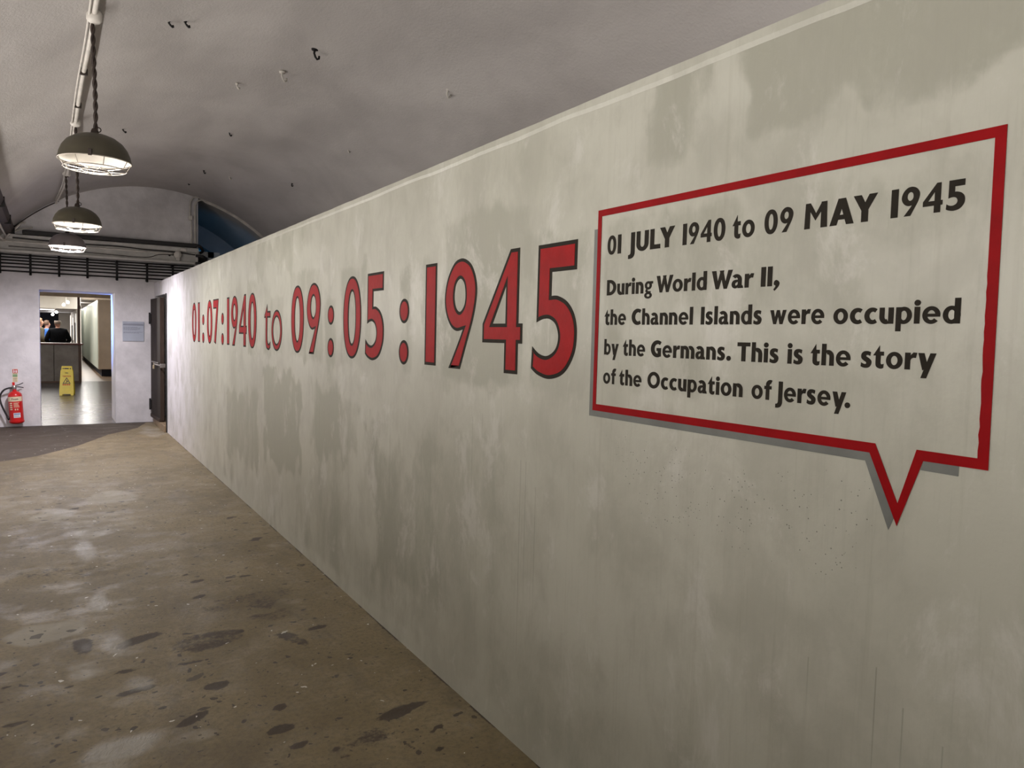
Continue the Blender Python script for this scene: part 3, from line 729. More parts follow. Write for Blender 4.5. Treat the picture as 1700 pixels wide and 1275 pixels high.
LINES = [(1.7588, .0562, [('01', -1.7778, -1.7146), ('JULY', -1.6819, -1.4928), ('1940', -1.4623, -1.3152), ('to', -1.290, -1.2236), ('09', -1.1946, -1.1151), ('MAY', -1.0862, -.9124), ('1945', -.8827, -.7402)]),
         (1.6363, .0465, [('During', -1.7746, -1.5715), ('World', -1.5575, -1.3696), ('War', -1.3536, -1.2192), ('II,', -1.1978, -1.1447)]),
         (1.5472, .0458, [('the', -1.7802, -1.6824), ('Channel', -1.657, -1.414), ('Islands', -1.3857, -1.1907), ('were', -1.1666, -1.0226), ('occupied', -1.0, -.7353)]),
         (1.4568, .0465, [('by', -1.7784, -1.7112), ('the', -1.6903, -1.5949), ('Germans.', -1.5708, -1.2797), ('This', -1.2603, -1.1376), ('is', -1.1126, -1.0718), ('the', -1.0505, -.9543), ('story', -.9306, -.7754)]),
         (1.3687, .0458, [('of', -1.7791, -1.7187), ('the', -1.7031, -1.6055), ('Occupation', -1.5803, -1.2386), ('of', -1.2111, -1.1515), ('Jersey.', -1.1405, -.9495)])]
bub = thing('painted_speech_bubble', 'red outlined speech bubble with black text painted on the plaster wall', 'speech bubble', (W, 1.25, 1.3))
OUT = [(-1.826, 1.2815), (-1.826, 1.898), (-.675, 1.898), (-.6705, 1.2812), (-.7885, 1.2805), (-.8338, 1.142), (-.8997, 1.2812)]
INN = [(-1.8105, 1.302), (-1.8085, 1.8785), (-.694, 1.8785), (-.6897, 1.3008), (-.8023, 1.301), (-.8347, 1.1873), (-.8884, 1.302)]
# slightly ragged brushed inner edge on the right
INN = INN[:2]+[INN[2]]+[(-.694+.0043*k/40+random.uniform(-.0011, .0011), 1.8785-.5777*k/40) for k in range(16, 40)]+INN[3:]
child_of(link('border', prism(bmesh.new(), OUT, [INN], wall3(W-.0006), .0012), M['frame_paint']), bub)
for SH in ([(-1.843, 1.842), (-1.843, 1.2630), (-.9088, 1.2632), (-.8511, 1.130), (-.8405, 1.158), (-.838, 1.168), (-.893, 1.29), (-1.82, 1.29), (-1.82, 1.842)],
           [(-.7930, 1.2620), (-.7219, 1.2617), (-.7215, 1.29), (-.784, 1.29)]):
    child_of(link('drop_shadow', prism(bmesh.new(), SH, [], wall3(W), .0010), M['grey_paint']), bub)
for z0, cap, ws in LINES:
    for t, a, b in ws: child_of(link('word', word(bmesh.new(), t, a, b, z0, cap, wall3(W)), M['black_paint']), bub)

# ================================================================= PENDANT LAMPS
def make_lamp(loc, label, power, color, glow, enamel, top):
    R = .232
    t = thing('pendant_lamp', label, 'lamp', loc, 0, 'caged pendant lamps along the vault'); t.scale = (.9, .9, .9)
    prof = [(0, .178), (.045, .178), (.05, .175), (.085, .170), (.13, .153), (.175, .121), (.205, .080), (.222, .038), (.228, .006), (R, 0), (R, -.006), (.226, -.004)]
    s = link('shade', lathe(bmesh.new(), prof, 48), enamel, t, smooth=True); smooth_angle(s, 35)
    inn = [(.226, -.004), (.222, .006), (.216, .032), (.198, .070), (.168, .108), (.124, .137), (.08, .152), (0, .158)]
    link('reflector', lathe(bmesh.new(), inn, 48), M['reflector'], t, smooth=True)
    bm = bmesh.new(); rc = .198; zc = -.062
    ringp = lambda r, z, n=48: [(r*math.cos(2*PI*k/n), r*math.sin(2*PI*k/n), z) for k in range(n)]
    tube(bm, ringp(R-.002, -.009), .0035, 6, closed=True)
    tube(bm, ringp(rc, zc), .0035, 6, closed=True)
    tube(bm, ringp(.09, zc-.012, 32), .003, 6, closed=True)
    for k in range(8):
        a = 2*PI*(k+.25)/8; c, sn = math.cos(a), math.sin(a)
        tube(bm, [(r*c, r*sn, z) for r, z in ((R-.003, -.009), (rc, zc), (.09, zc-.012))], .003, 6)
    for k in range(4):
        a = 2*PI*(k+.1)/4; c, sn = math.cos(a), math.sin(a)
        tube(bm, [(.09*c, .09*sn, zc-.012), (-.09*c, -.09*sn, zc-.012)], .0025, 5)
    link('wire_guard', bm, M['wire'], t, smooth=True)
    for k in range(3):
        a = 2*PI*k/3-1.75; bm = bmesh.new(); box(bm, (-.011, -.006, -.016), (.011, .006, .028), .002)
        o = link('clip', bm, M['brown_flex'], t, (.232*math.cos(a), .232*math.sin(a), 0)); o.rotation_euler = (0, 0, a+PI/2)
    m = bpy.data.materials.new('bulb_glow'); m.use_nodes = True
    B = m.node_tree.nodes['Principled BSDF']; B.inputs['Base Color'].default_value = (.9, .9, .9, 1)
    B.inputs['Emission Color'].default_value = (*color, 1); B.inputs['Emission Strength'].default_value = glow
    link('bulb', lathe(bmesh.new(), [(0, .052), (.03, .056), (.048, .072), (.052, .09), (.045, .11), (.028, .128), (.02, .15), (0, .15)], 24), m, t, smooth=True)
    # twisted flex and hook
    h = (top-loc[2])/.9; bm = bmesh.new()
    for ph in (0, PI):
        tube(bm, [(.0075*math.cos(ph+z*42)+.006*math.sin(z*5), .0075*math.sin(ph+z*42)+.004*math.sin(z*7), z) for z in np.linspace(.20, h-.03, 90)], .0088, 6)
    link('flex', bm, M['brown_flex'], t, smooth=True)
    bm = bmesh.new(); lathe(bm, [(0, .215), (.018, .215), (.024, .20), (.026, .175), (.044, .168), (.044, .160), (0, .160)], 16)
    tube(bm, [(.022+.016*math.cos(2*PI*k/16), 0, .212+.016*math.sin(2*PI*k/16)) for k in range(16)], .004, 6, closed=True)
    link('hanger', bm, M['brown_flex'], t, smooth=True)
    bm = bmesh.new(); tube(bm, [(.0, 0, h+.01), (0, 0, h-.02), (.018, 0, h-.04), (.03, 0, h-.02), (.022, 0, h-.004)], .006, 6); tube(bm, [(-.03, .02, h-.06), (0, 0, h-.035), (.02, -.01, h-.075)], .008, 6)
    link('ceiling_eye', bm, M['brown_flex'], t, smooth=True)
    light('lamp_light', 'SPOT', (0, 0, .036), power, color, .045, spot=math.radians(176), parent=t)
    return t
make_lamp((.255, 5.45, 2.56), 'nearest and largest olive dome pendant lamp with a wire guard', 40, (1, .96, .89), 1.5, M['olive'], 3.485)
make_lamp((.235, 8.3, 2.49), 'middle olive dome pendant lamp with a wire guard, warm white light', 125, (1, .975, .92), 6, M['olive'], 3.475)
make_lamp((.20, 11.0, 2.525), 'smallest pendant lamp, furthest along the tunnel near the end wall, glaring cold white', 420, (.96, .91, 1), 14, M['grey_enamel'], 3.45)
make_lamp((.26, 2.25, 2.60), 'added olive dome pendant lamp hanging out of view before the speech bubble', 11, (.99, 1, .92), 3, M['olive'], 3.49)  # extra lamp added out of view to light the near wall
make_lamp((.26, -.7, 2.60), 'added olive dome pendant lamp hanging out of view behind the viewer', 22, (.99, 1, .92), 3, M['olive'], 3.49)  # extra lamp added behind the camera for its light

# ================================================================= CONDUITS, CABLES, HOOKS
def vault_z(x): return VZ+math.sqrt(VR**2-(x-VX)**2)
cd = thing('conduit', 'pale painted conduit running along the vault above the hanging lamps', 'conduit', (.2, 6, 3.4))
P = [(.255, -3, vault_z(.255)-.03), (.26, 2, vault_z(.26)-.03), (.258, 5.4, 3.445), (.235, 6.9, 3.43), (.228, 8.2, 3.43), (.225, 9.2, 3.42), (.205, 10.9, 3.41), (.18, 11.9, 3.40), (.12, 13.0, 3.385), (.10, 13.2, 3.36)]
bm = tube(bmesh.new(), spline(P, 8), .017, 8); tube(bm, spline([(p[0]-.03, p[1], p[2]-.014) for p in P[1:-1]], 8), .007, 6)
child_of(link('pipe', bm, M['conduit'], smooth=True), cd)
for y, x in ((2.3, .26), (5.42, .258), (8.25, .228), (11.0, .2)):
    bm = bmesh.new(); lathe(bm, [(0, .03), (.036, .03), (.045, .01), (.045, -.03), (.03, -.045), (0, -.045)], 16)
    o = child_of(link('outlet_box', bm, M['conduit'], smooth=True), cd); o.location = (x, y, 3.44)
for y, x in ((4.0, .26), (6.6, .24), (7.6, .23), (9.6, .222), (12.2, .165)):
    o = child_of(link('clip', nbox((x-.026, y-.012, 3.405), (x+.026, y+.012, 3.455), .004), M['brown_flex']), cd)
# hooks and nail stubs left in the vault
HK = [(.73, 5.84, 'dark bent hook in the vault, left of a pair near the top edge'), (.84, 5.85, 'dark bent hook in the vault, right of a pair near the top edge'), (1.80, 5.94, 'dark open hook hanging from the middle of the vault'),
      (1.73, 6.64, 'thin pale wire hook in the vault beside the open dark hook'), (1.48, 7.25, 'pale paint-covered stub in the middle of the vault'), (1.75, 8.95, 'dark nail stub in the vault with a smear beside it'),
      (1.85, 11.21, 'small dark stub low in the vault near the end wall'), (2.16, 11.04, 'pale stub low in the vault near the end wall'), (2.70, 9.84, 'small dark stub in the vault towards the blue opening'),
      (2.69, 7.65, 'pale stub on the right slope of the vault'), (2.69, 5.35, 'pale hook on the right slope of the vault above the long wall'), (.69, 9.16, 'short dark sliver of wire in the vault right of the lamps'), (1.80, 12.26, 'flattened dark stub in the vault above the end wall')]
PALE = {3, 4, 7, 9, 10}
for i, (x, y, lab) in enumerate(HK):
    z = vault_z(x); m = M['conduit'] if i in PALE else M['black_metal']; bm = bmesh.new()
    k = 1.0 if i in (2, 3, 10) else .55
    nx, nz = (VX-x)/VR, (VZ-z)/VR
    q = lambda d, s, w=0: (x+nx*d+s, y+w, z+nz*d)
    tube(bm, [q(-.06, 0), q(.035*k, 0), q(.06*k, .012*k), q(.078*k, .03*k), q(.066*k, .045*k, .01), q(.045*k, .045*k, .012)], .007*(.8+.4*k), 6)
    lathe(bm, [(0, .008), (.022*k, .008), (.028*k, 0), (.026*k, -.01), (0, -.012)], 10, q(.0, 0))
    tag(link('ceiling_hook', bm, m, smooth=True), lab, 'hook', 'hooks and stubs in the vault')

# cable rack across the end wall
rk = thing('cable_rack', 'black rack of thin horizontal rails fixed across the end wall above the doorway', 'rack', (.3, YE, 2.3))
YR = 13.12
for z in (2.543, 2.503, 2.460, 2.415, 2.364, 2.305):
    bm = tube(bmesh.new(), [(-1.1, YR, z+.006*math.sin(z*90)), (-.4, YR, z), (.5, YR, z-.004), (1.2, YR, z-.003), (2.02, YR, z+.003)], .0115, 8)
    child_of(link('rail', bm, M['black_metal'], smooth=True), rk)
for x, zt, zb in ((-.606, 2.55, 2.262), (-.234, 2.56, 2.252), (.127, 2.565, 2.255), (.496, 2.565, 2.255), (.894, 2.555, 2.245), (1.316, 2.545, 2.245), (1.69, 2.545, 2.25)):
    bm = nbox((x-.016, YR-.03, zb), (x+.016, YR-.008, zt), .003); box(bm, (x-.012, YR-.03, zt-.03), (x+.012, YE, zt), .002); box(bm, (x-.012, YR-.03, zb+.02), (x+.012, YE, zb+.05), .002)
    child_of(link('bracket', bm, M['black_metal']), rk)
# black lagged pipe above the cornice
t = thing('pipe', 'thick black pipe lying along the top of the white cornice on the end wall', 'pipe', (.8, YE, 2.88))
bm = nbox((-.33, YE-.13, 2.853), (2.06, YE-.06, 2.915), .012)
child_of(link('lagging', bm, M['black_rubber']), t)
bm = bmesh.new()
tube(bm, spline([(2.0, YE-.10, 2.90), (2.10, YE-.12, 2.88), (2.16, YE-.05, 2.82), (2.14, YE+.06, 2.79)], 6), .022, 8)
tube(bm, spline([(2.04, YE-.14, 2.72), (2.14, YE-.17, 2.71), (2.20, YE-.1, 2.665), (2.16, YE+.05, 2.64), (2.15, YE+.06, 2.63)], 6), .022, 8)
tube(bm, spline([(2.04, YE-.14, 2.60), (2.12, YE-.17, 2.60), (2.17, YE-.1, 2.57), (2.15, YE+.04, 2.55)], 6), .018, 8)
child_of(link('cable_loops', bm, M['black_rubber'], smooth=True), t)
# pair of upright conduits by the blue opening, bending over along the vault edge
arc_run = [(VX+(VR-.03)*math.cos(a), YE-.04, VZ+(VR-.03)*math.sin(a)) for a in np.linspace(math.acos(.78/VR), math.acos(1.9/VR), 14)]
bm = tube(bmesh.new(), spline([(2.042, YE-.05, 2.72), (2.042, YE-.05, 3.4), (2.046, YE-.05, 3.55), (2.09, YE-.05, 3.625), (2.16, YE-.045, 3.645)]+arc_run, 4), .014, 8)
tag(link('conduit', bm, M['conduit'], smooth=True), 'right one of two upright conduits beside the blue opening, bending along the vault edge', 'conduit', 'upright conduits by the blue opening')
arc2 = [(VX+(VR-.006)*math.cos(a), YE-.03, VZ+(VR-.006)*math.sin(a)) for a in np.linspace(math.acos(.80/VR), math.acos(1.9/VR), 14)]
bm = tube(bmesh.new(), spline([(1.985, YE-.05, 2.72), (1.985, YE-.05, 3.2), (1.965, YE-.05, 3.36), (1.968, YE-.05, 3.55), (2.0, YE-.05, 3.65), (2.08, YE-.045, 3.685)]+arc2, 4), .013, 8)
c2 = tag(link('conduit', bm, M['conduit'], smooth=True), 'left one of two upright conduits beside the blue opening, with a small coupling box', 'conduit', 'upright conduits by the blue opening')
link('coupling_box', nbox((1.94, YE-.09, 3.30), (2.0, YE-.01, 3.37), .01), M['conduit'], c2)
# cornice wiring
for pts, r, m, lab in (
    ([(-.45, 0, 2.79), (.4, 0, 2.775), (.9, 0, 2.782), (1.3, 0, 2.762), (1.75, 0, 2.755), (2.03, 0, 2.735)], .010, 'black_rubber', 'upper thin dark wire along the face of the cornice'),
    ([(-.5, 0, 2.665), (.2, 0, 2.66), (.8, 0, 2.645), (1.3, 0, 2.64), (1.5, 0, 2.70), (1.76, 0, 2.715)], .006, 'brown_flex', 'lower thin brown wire sagging along the cornice to the junction box'),
    ([(-.6, 0, 2.735), (.2, 0, 2.735), (1.2, 0, 2.728), (1.7, 0, 2.725)], .012, 'conduit', 'pale conduit along the cornice ending at the round junction box')):
    bm = tube(bmesh.new(), spline([(x, YE-.115, z) for x, y, z in pts], 6), r, 6)
    tag(link('wire' if m != 'conduit' else 'conduit', bm, M[m], smooth=True), lab, 'wire' if m != 'conduit' else 'conduit')
t = thing('junction_box', 'pale round junction box with short tails on the right of the cornice', 'junction box', (1.77, YE-.10, 2.72))
bm = bmesh.new(); lathe(bm, [(0, .03), (.05, .03), (.062, .015), (.062, -.06), (0, -.06)], 20); bmesh.ops.rotate(bm, verts=bm.verts, cent=(0, 0, 0), matrix=Matrix.Rotation(PI/2, 3, 'X'))
link('body', bm, M['conduit'], t, smooth=True)
link('cover', nbox((-.028, -.045, -.1), (.028, .0, -.05), .006), M['conduit'], t)
link('gland', nbox((.04, -.04, .055), (.13, .04, .11), .012), M['conduit'], t)
link('elbow', tube(bmesh.new(), [(-.06, 0, 0), (-.11, 0, .0), (-.125, 0, -.03)], .016, 8), M['black_rubber'], t)
# dark tray along the left haunch with pale cables beside it
tr = thing('cable_tray', 'dark cable tray running along the left haunch of the vault', 'cable tray', (-.62, 9, 3.0))
bm = bmesh.new()
a, b = Vector((-.72, 0, 2.93)), Vector((-.50, 0, 2.975))
pr = [(-.53, 2.82), (-.45, 2.85), (-.42, 2.92), (-.46, 2.935)]
prism(bm, pr, [], lambda u, v, w: Vector((u, 6.0+w, v)), YE-6.05)
child_of(link('channel', bm, M['brown_flex']), tr)
for y in (7, 8.6, 10.2, 11.8, 13.0):
    child_of(link('strap', nbox((-.49, y-.02, 2.83), (-.415, y+.02, 2.95), .003), M['black_metal']), tr)
for i, (pts, lab) in enumerate((([(-.53, 9, 2.80), (-.53, 12.6, 2.80), (-.50, 13.1, 2.83), (-.36, 13.2, 2.92), (-.2, 13.22, 2.965)], 'pale cable running under the tray and up onto the end wall'),
                    ([(-.58, 9, 2.74), (-.57, 12.8, 2.74), (-.47, 13.0, 2.84), (-.34, 13.1, 3.0), (-.30, 13.2, 3.02)], 'pale looping cable bunched in the left corner of the vault'))):
    tag(link('cable', tube(bmesh.new(), spline(pts, 8), .014, 6), M['conduit'], smooth=True), lab, 'cable', 'pale cables in the left corner')
edge = [(VX+(VR-.02)*math.cos(a), YE-.02, VZ+(VR-.02)*math.sin(a)) for a in np.linspace(math.radians(120), math.radians(137), 12)]
tag(link('cable', tube(bmesh.new(), edge, .008, 6), M['brown_flex'], smooth=True), 'thin dark cable along the edge where end wall meets the vault', 'cable')

# ================================================================= SIDE DOOR
H0 = Vector((1.372, 13.19)); H1 = Vector((1.405, 12.30))
dv = (H1-H0); DL = dv.length; ang = math.atan2(dv.y, dv.x)
door = bpy.data.objects.new('door_1', None); COL.objects.link(door); struct(door); door.location = (H0.x, H0.y, 0); door.rotation_euler = (0, 0, ang)
# local x runs from hinge to free edge; local +y points away from the corridor
bm = bmesh.new()
for k in range(7):
    x0 = DL*k/7
    box(bm, (x0+.002, 0, .115), (x0+DL/7-.002, .024, 1.985), .003)
box(bm, (0, .006, .115), (DL, .05, 1.985))
link('leaf', bm, M['door_wood'], door)
link('edge_strip', nbox((DL, -.002, .12), (DL+.012, .056, 1.985), .002), M['door_edge'], door)
link('bottom_rail', nbox((.0, -.012, .10), (DL, .05, .15), .003), M['door_edge'], door)
for z in (.30, 1.68):
    bm = nbox((-.02, -.014, z-.07), (.05, .004, z+.07), .003); tube(bm, [(-.02, -.012, z-.09), (-.02, -.012, z+.09)], .014, 8)
    link('hinge', bm, M['black_metal'], door)
bm = nbox((.15, -.016, .985), (DL-.1, -.004, 1.005), .002)
link('bolt', bm, M['steel'], door)
bm = nbox((DL-.28, -.05, .962), (DL+.34, -.03, .982), .004); box(bm, (DL+.31, -.05, .94), (DL+.34, .02, 1.00), .004)
link('latch_bar', bm, M['steel'], door)
bm = nbox((-.022, -.012, -.09), (.022, .012, -.03), .005); tube(bm, [(-.014, 0, -.035), (-.014, 0, -.005), (0, 0, .006), (.014, 0, -.005), (.014, 0, -.035)], .004, 6)
link('padlock', bm, M['brass'], door, (DL-.30, -.045, .985))
# raised sill and a black strip standing in for the shadow line on the near side
struct(link('trim_5', nbox((1.40, 11.82, 0), (1.60, 13.17, .10), .006), M['soffit']))
bm = nbox((1.425, 11.80, .0), (1.445, 11.835, 2.03), .003)
struct(link('trim_6', bm, M['black_metal']))

# ================================================================= FIRE EXTINGUISHER
ext = thing('fire_extinguisher', 'red fire extinguisher with black hose on the end wall left of the doorway', 'fire extinguisher', (-.432, YE-.105, .07))
ext.rotation_euler = (0, math.radians(-3.0), 0)
RB = .09
cyl = link('cylinder', lathe(bmesh.new(), [(0, -.012), (.05, -.012), (.085, .0), (RB+.006, .012), (RB+.006, .035), (RB, .04), (RB, .40), (.084, .43), (.062, .455), (.035, .47), (.026, .475), (.026, .50), (0, .50)], 36), M['ext_red'], ext, smooth=True); smooth_angle(cyl, 50)
def wrap(bm, a0, a1, z0, z1, r, n=14):
    for k in range(n):
        t0 = a0+(a1-a0)*k/n; t1 = a0+(a1-a0)*(k+1)/n
        p = lambda t, z: bm.verts.new((r*math.sin(t), -r*math.cos(t), z))
        bm.faces.new((p(t0, z0), p(t1, z0), p(t1, z1), p(t0, z1)))
    return bm
def wrap3(r): return lambda u, v, w: Vector(((r+w)*math.sin(u/r), -(r+w)*math.cos(u/r), v))
lb = link('label_band', wrap(bmesh.new(), -1.25, 1.15, .325, .395, RB+.0012), M['cream'], ext, smooth=True)
link('lettering', word(bmesh.new(), 'Foam', -.042, .042, .347, .028, wrap3(RB+.002), .0004), M['ink'], lb)
bm = bmesh.new()
for z in (.30, .285, .27, .255, .24): wrap(bm, -.25+.03*random.random(), .62-.3*random.random(), z, z+.006, RB+.0012, 6)
for z in (.30, .27, .24, .21): wrap(bm, -.85, -.45, z-.01, z+.008, RB+.0012, 4)
for a in (-.12, .18): wrap(bm, a, a+.16, .195, .217, RB+.0012, 4)
link('instruction_print', bm, M['cream'], ext)
st_ = link('service_label', wrap(bmesh.new(), -.35, .62, .085, .155, RB+.0015), M['white_label'], ext, smooth=True)
bm = bmesh.new(); wrap(bm, -.28, .55, .130, .145, RB+.0022, 8); link('header_print', bm, M['ink_blue'], st_)
bm = bmesh.new(); wrap(bm, -.28, .4, .112, .118, RB+.0022, 8); wrap(bm, -.28, .5, .097, .103, RB+.0022, 8); link('print', bm, M['ink_grey'], st_)
bm = lathe(bmesh.new(), [(0, .50), (.024, .50), (.028, .51), (.028, .535), (.02, .555), (0, .56)], 16); box(bm, (-.03, -.016, .53), (.03, .016, .56), .004)
link('valve', bm, M['steel'], ext, smooth=False)
bm = bmesh.new(); tube(bm, spline([(.0, 0, .555), (.05, -.006, .562), (.09, -.01, .578), (.115, -.012, .59)], 5), .007, 6)
link('squeeze_lever', bm, M['black_metal'], ext)
bm = bmesh.new(); tube(bm, spline([(.0, 0, .535), (.05, -.006, .533), (.09, -.01, .524), (.115, -.012, .518)], 5), .007, 6)
link('carry_handle', bm, M['black_metal'], ext)
bm = nbox((-.022, -.012, .55), (.01, .012, .605), .004); tube(bm, [(-.02, 0, .60), (-.005, 0, .575), (.012, 0, .55)], .008, 6)
link('safety_pin', bm, M['ext_red'], ext)
hose = [(-.025, 0, .525), (-.07, -.01, .522), (-.125, -.012, .50), (-.165, -.012, .45), (-.185, -.01, .39), (-.178, -.01, .31), (-.15, -.01, .21), (-.118, -.01, .12), (-.098, -.012, .075)]
link('hose', tube(bmesh.new(), spline(hose, 8), .0125, 8), M['black_rubber'], ext, smooth=True)
link('nozzle', tube(bmesh.new(), [(-.112, -.01, .10), (-.092, -.012, .055)], .016, 10), M['black_rubber'], ext, smooth=True)
link('wall_bracket', nbox((-.05, .05, .40), (.05, .106, .47), .004), M['steel'], ext)
# sign above it
sg = thing('safety_sign', 'narrow extinguisher sign, red pictogram over green print, above the red extinguisher', 'sign', (-.45, YE, .77))
link('plate', nbox((-.032, -.004, -.10), (.032, 0, .095), .0005), M['cream'], sg)
pc = link('pictogram_panel', nbox((-.03, -.006, .032), (.03, -.004, .092), .0003), M['red_ink'], sg)
bm = nbox((.006, -.0075, .04), (.020, -.006, .072)); box(bm, (.009, -.0075, .072), (.017, -.006, .084)); box(bm, (-.022, -.0075, .042), (-.006, -.006, .055)); box(bm, (-.018, -.0075, .057), (-.005, -.006, .070)); box(bm, (-.02, -.0075, .072), (-.009, -.006, .085))
link('pictogram', bm, M['white_label'], pc)
bm = bmesh.new()
for z in (.018, -.002, -.012): box(bm, (-.03, -.006, z-.006), (.028, -.004, z+.004))
link('green_print', bm, M['green_ink'], sg)
bm = bmesh.new()
for z in (-.035, -.048, -.066, -.083): box(bm, (-.027, -.006, z-.003), (.025-.01*random.random(), -.004, z+.003))
link('small_print', bm, M['soffit'], sg)

# ================================================================= INFORMATION PLAQUE
pq = thing('information_plaque', 'blue-grey printed notice panel on the end wall between doorway and dark door', 'sign', (1.128, YE, 1.463))
link('panel', nbox((-.153, -.014, -.157), (.153, 0, .157), .002), M['plaque'], pq)
bm = bmesh.new(); box(bm, (-.145, -.0155, .095), (.145, -.014, .112)); box(bm, (-.14, -.0155, .116), (.14, -.014, .124)); box(bm, (-.14, -.0155, .140), (-.09, -.014, .145))
link('heading_print', bm, M['ink_grey'], pq)
for para in (((.066, .2), (.052, .235), (.038, .22), (.024, .19)), ((-.012, .27), (-.026, .21))):
    bm = bmesh.new()
    for z, w in para:
        x = -.14
        while x < -.14+w:
            k = random.uniform(.012, .035); box(bm, (x, -.0155, z-.0035), (min(x+k, -.14+w+.01), -.014, z+.0035)); x += k+.006
    link('paragraph', bm, M['ink_grey'], pq)

# ================================================================= HALL CONTENTS
ct = thing('reception_counter', 'grey panelled counter with a red-brown wooden top seen through the doorway', 'counter', (-.6, 23.7, 0))
child_of(link('front_panel', nbox((.085, 23.42, .03), (.655, 23.5, 1.03), .006), M['counter']), ct)
child_of(link('front_panel', nbox((-1.9, 23.42, .03), (.075, 23.5, 1.03), .006), M['counter']), ct)
child_of(link('body', nbox((-1.9, 23.5, .0), (.65, 24.0, 1.03)), M['counter']), ct)
child_of(link('corner_post', nbox((.65, 23.41, 0), (.72, 24.0, 1.03), .004), M['post']), ct)
child_of(link('plinth', nbox((-1.9, 23.40, 0), (.72, 23.43, .05), .003), M['post']), ct)
child_of(link('worktop', nbox((-1.95, 23.34, 1.03), (.76, 24.1, 1.075), .008), M['counter_top']), ct)

# folding wet floor sign
ws = thing('wet_floor_sign', 'yellow folding caution sign standing on the polished floor before the counter', 'sign', (.31, 19.2, .004))
ws.rotation_euler = (0, 0, math.radians(-6))
def sign_panel(sg_):
    # panel leaning back: bottom at y = sg_*.17, top at y = sg_*.02
    def P3(u, v, w): return Vector((u, sg_*(.17-.15*v/.63)+sg_*w, v))
    out = [(-.135, .0), (-.085, .0), (-.075, .03), (.075, .03), (.085, 0), (.135, .0), (.138, .10), (.118, .55), (.105, .56), (.10, .63), (-.10, .63), (-.105, .56), (-.118, .55), (-.138, .10)]
    hole = ellp(0, .49, .035, .009, 16)
    return P3, prism(bmesh.new(), out, [hole], P3, .018)
P3, bm = sign_panel(-1); fr = link('front_panel', bm, M['yellow'], ws)
Q3 = lambda u, v, w: P3(u, v, .0185+w)
bm = bmesh.new(); word(bm, 'CAUTION', -.078, .078, .405, .028, Q3, .001); link('caution_text', bm, M['red_ink'], fr)
bm = bmesh.new(); prism(bm, [(-.078, .255), (.078, .255), (0, .395)], [[(-.055, .268), (.055, .268), (0, .368)]], Q3, .001)
prism(bm, [(-.03, .275), (.0, .275), (.012, .30), (.03, .285), (.035, .292), (.012, .325), (-.004, .335), (-.012, .318), (.0, .305), (-.012, .285), (-.03, .282)], [], Q3, .001)
prism(bm, ellp(-.012, .347, .009, .009, 12), [], Q3, .001)
link('pictogram', bm, M['ink'], fr)
bm = bmesh.new()
for x in (-.078, -.040, .0, .038): prism(bm, [(x, .222), (x+.032, .222), (x+.032, .246), (x, .246)], [], Q3, .001)
link('lower_print', bm, M['red_ink'], fr)
bm = bmesh.new()
for x, w in ((-.08, .02), (-.05, .09), (.055, .025)): prism(bm, [(x, .575), (x+w, .575), (x+w, .60), (x, .60)], [], Q3, .001)
link('top_print', bm, M['ink'], fr)
P3b, bm = sign_panel(1); link('rear_panel', bm, M['yellow'], ws)
link('hinge_bar', nbox((-.10, -.03, .605), (.10, .03, .64), .006), M['yellow'], ws)

# display case along the right of the passage
dc = thing('display_case', 'long pale display case on the right of the passage beyond the doorway', 'display case', (1.7, 30, 0))
child_of(link('carcass', nbox((1.262, 26.22, .23), (2.30, 42, 2.38), .01), M['case_cream']), dc)
bm = bmesh.new()
for k in range(6):
    y0 = 26.25+2.6*k; box(bm, (1.25, y0+.01, .24), (1.262, y0+2.58, 2.37), .002)
child_of(link('side_panels', bm, M['case_side']), dc)
child_of(link('plinth', nbox((1.36, 26.5, 0), (2.28, 41.8, .23)), M['navy']), dc)
# panels and pictures along the divider
for i, (y, z0, z1, w, lit) in enumerate(((32.2, .2, 2.05, .5, 1), (34.2, .9, 1.7, .55, 0), (36.4, .95, 1.95, .6, 1), (38.5, .8, 1.6, .7, 0), (41.2, .1, 2.1, .9, 1))):
    t = thing('light_box' if lit else 'framed_picture', ('tall glowing light panel' if lit else 'dark framed picture')+' on the white divider behind the counter, '+('nearest the counter', 'second', 'third', 'fourth', 'furthest')[i]+' of five', 'panel', (.86, y, (z0+z1)/2), 0, 'boxes and pictures on the white divider')
    h = (z1-z0)/2
    link('frame', nbox((-.03, -w/2, -h), (0, w/2, h), .004), M['hall_white'] if lit else M['black_metal'], t)
    link('face', nbox((-.034, -w/2+.03, -h+.03), (-.03, w/2-.03, h-.03)), M['panel'] if lit else M['picture'], t)
for y, z, x, lab in ((29.8, 2.33, .48, 'bright spotlight pair on the hall ceiling nearest the post'), (32.6, 2.03, .16, 'small bright spotlight beneath the low hall ceiling')):
    t = thing('spotlight', lab, 'spotlight', (x, y, z), 0, 'spotlights in the hall')
    bm = bmesh.new()
    for dx, dz in ((-.07, -.04), (.05, .05)):
        lathe(bm, [(0, .05), (.03, .05), (.045, -.04), (.0, -.04)], 12, (dx, 0, dz))
    link('heads', bm, M['hall_white'], t)
    bm = bmesh.new()
    for dx, dz in ((-.07, -.04), (.05, .05)):
        bmesh.ops.create_icosphere(bm, subdivisions=2, radius=.05, matrix=Matrix.Translation((dx, -.04, dz-.02)))
    link('lamps', bm, M['lamp_glow'], t, smooth=True)
    zt = (2.8 if y < 31 else 2.2)-z
    link('stem', tube(bmesh.new(), [(0, 0, .03), (0, 0, zt)], .012, 6), M['hall_white'], t)
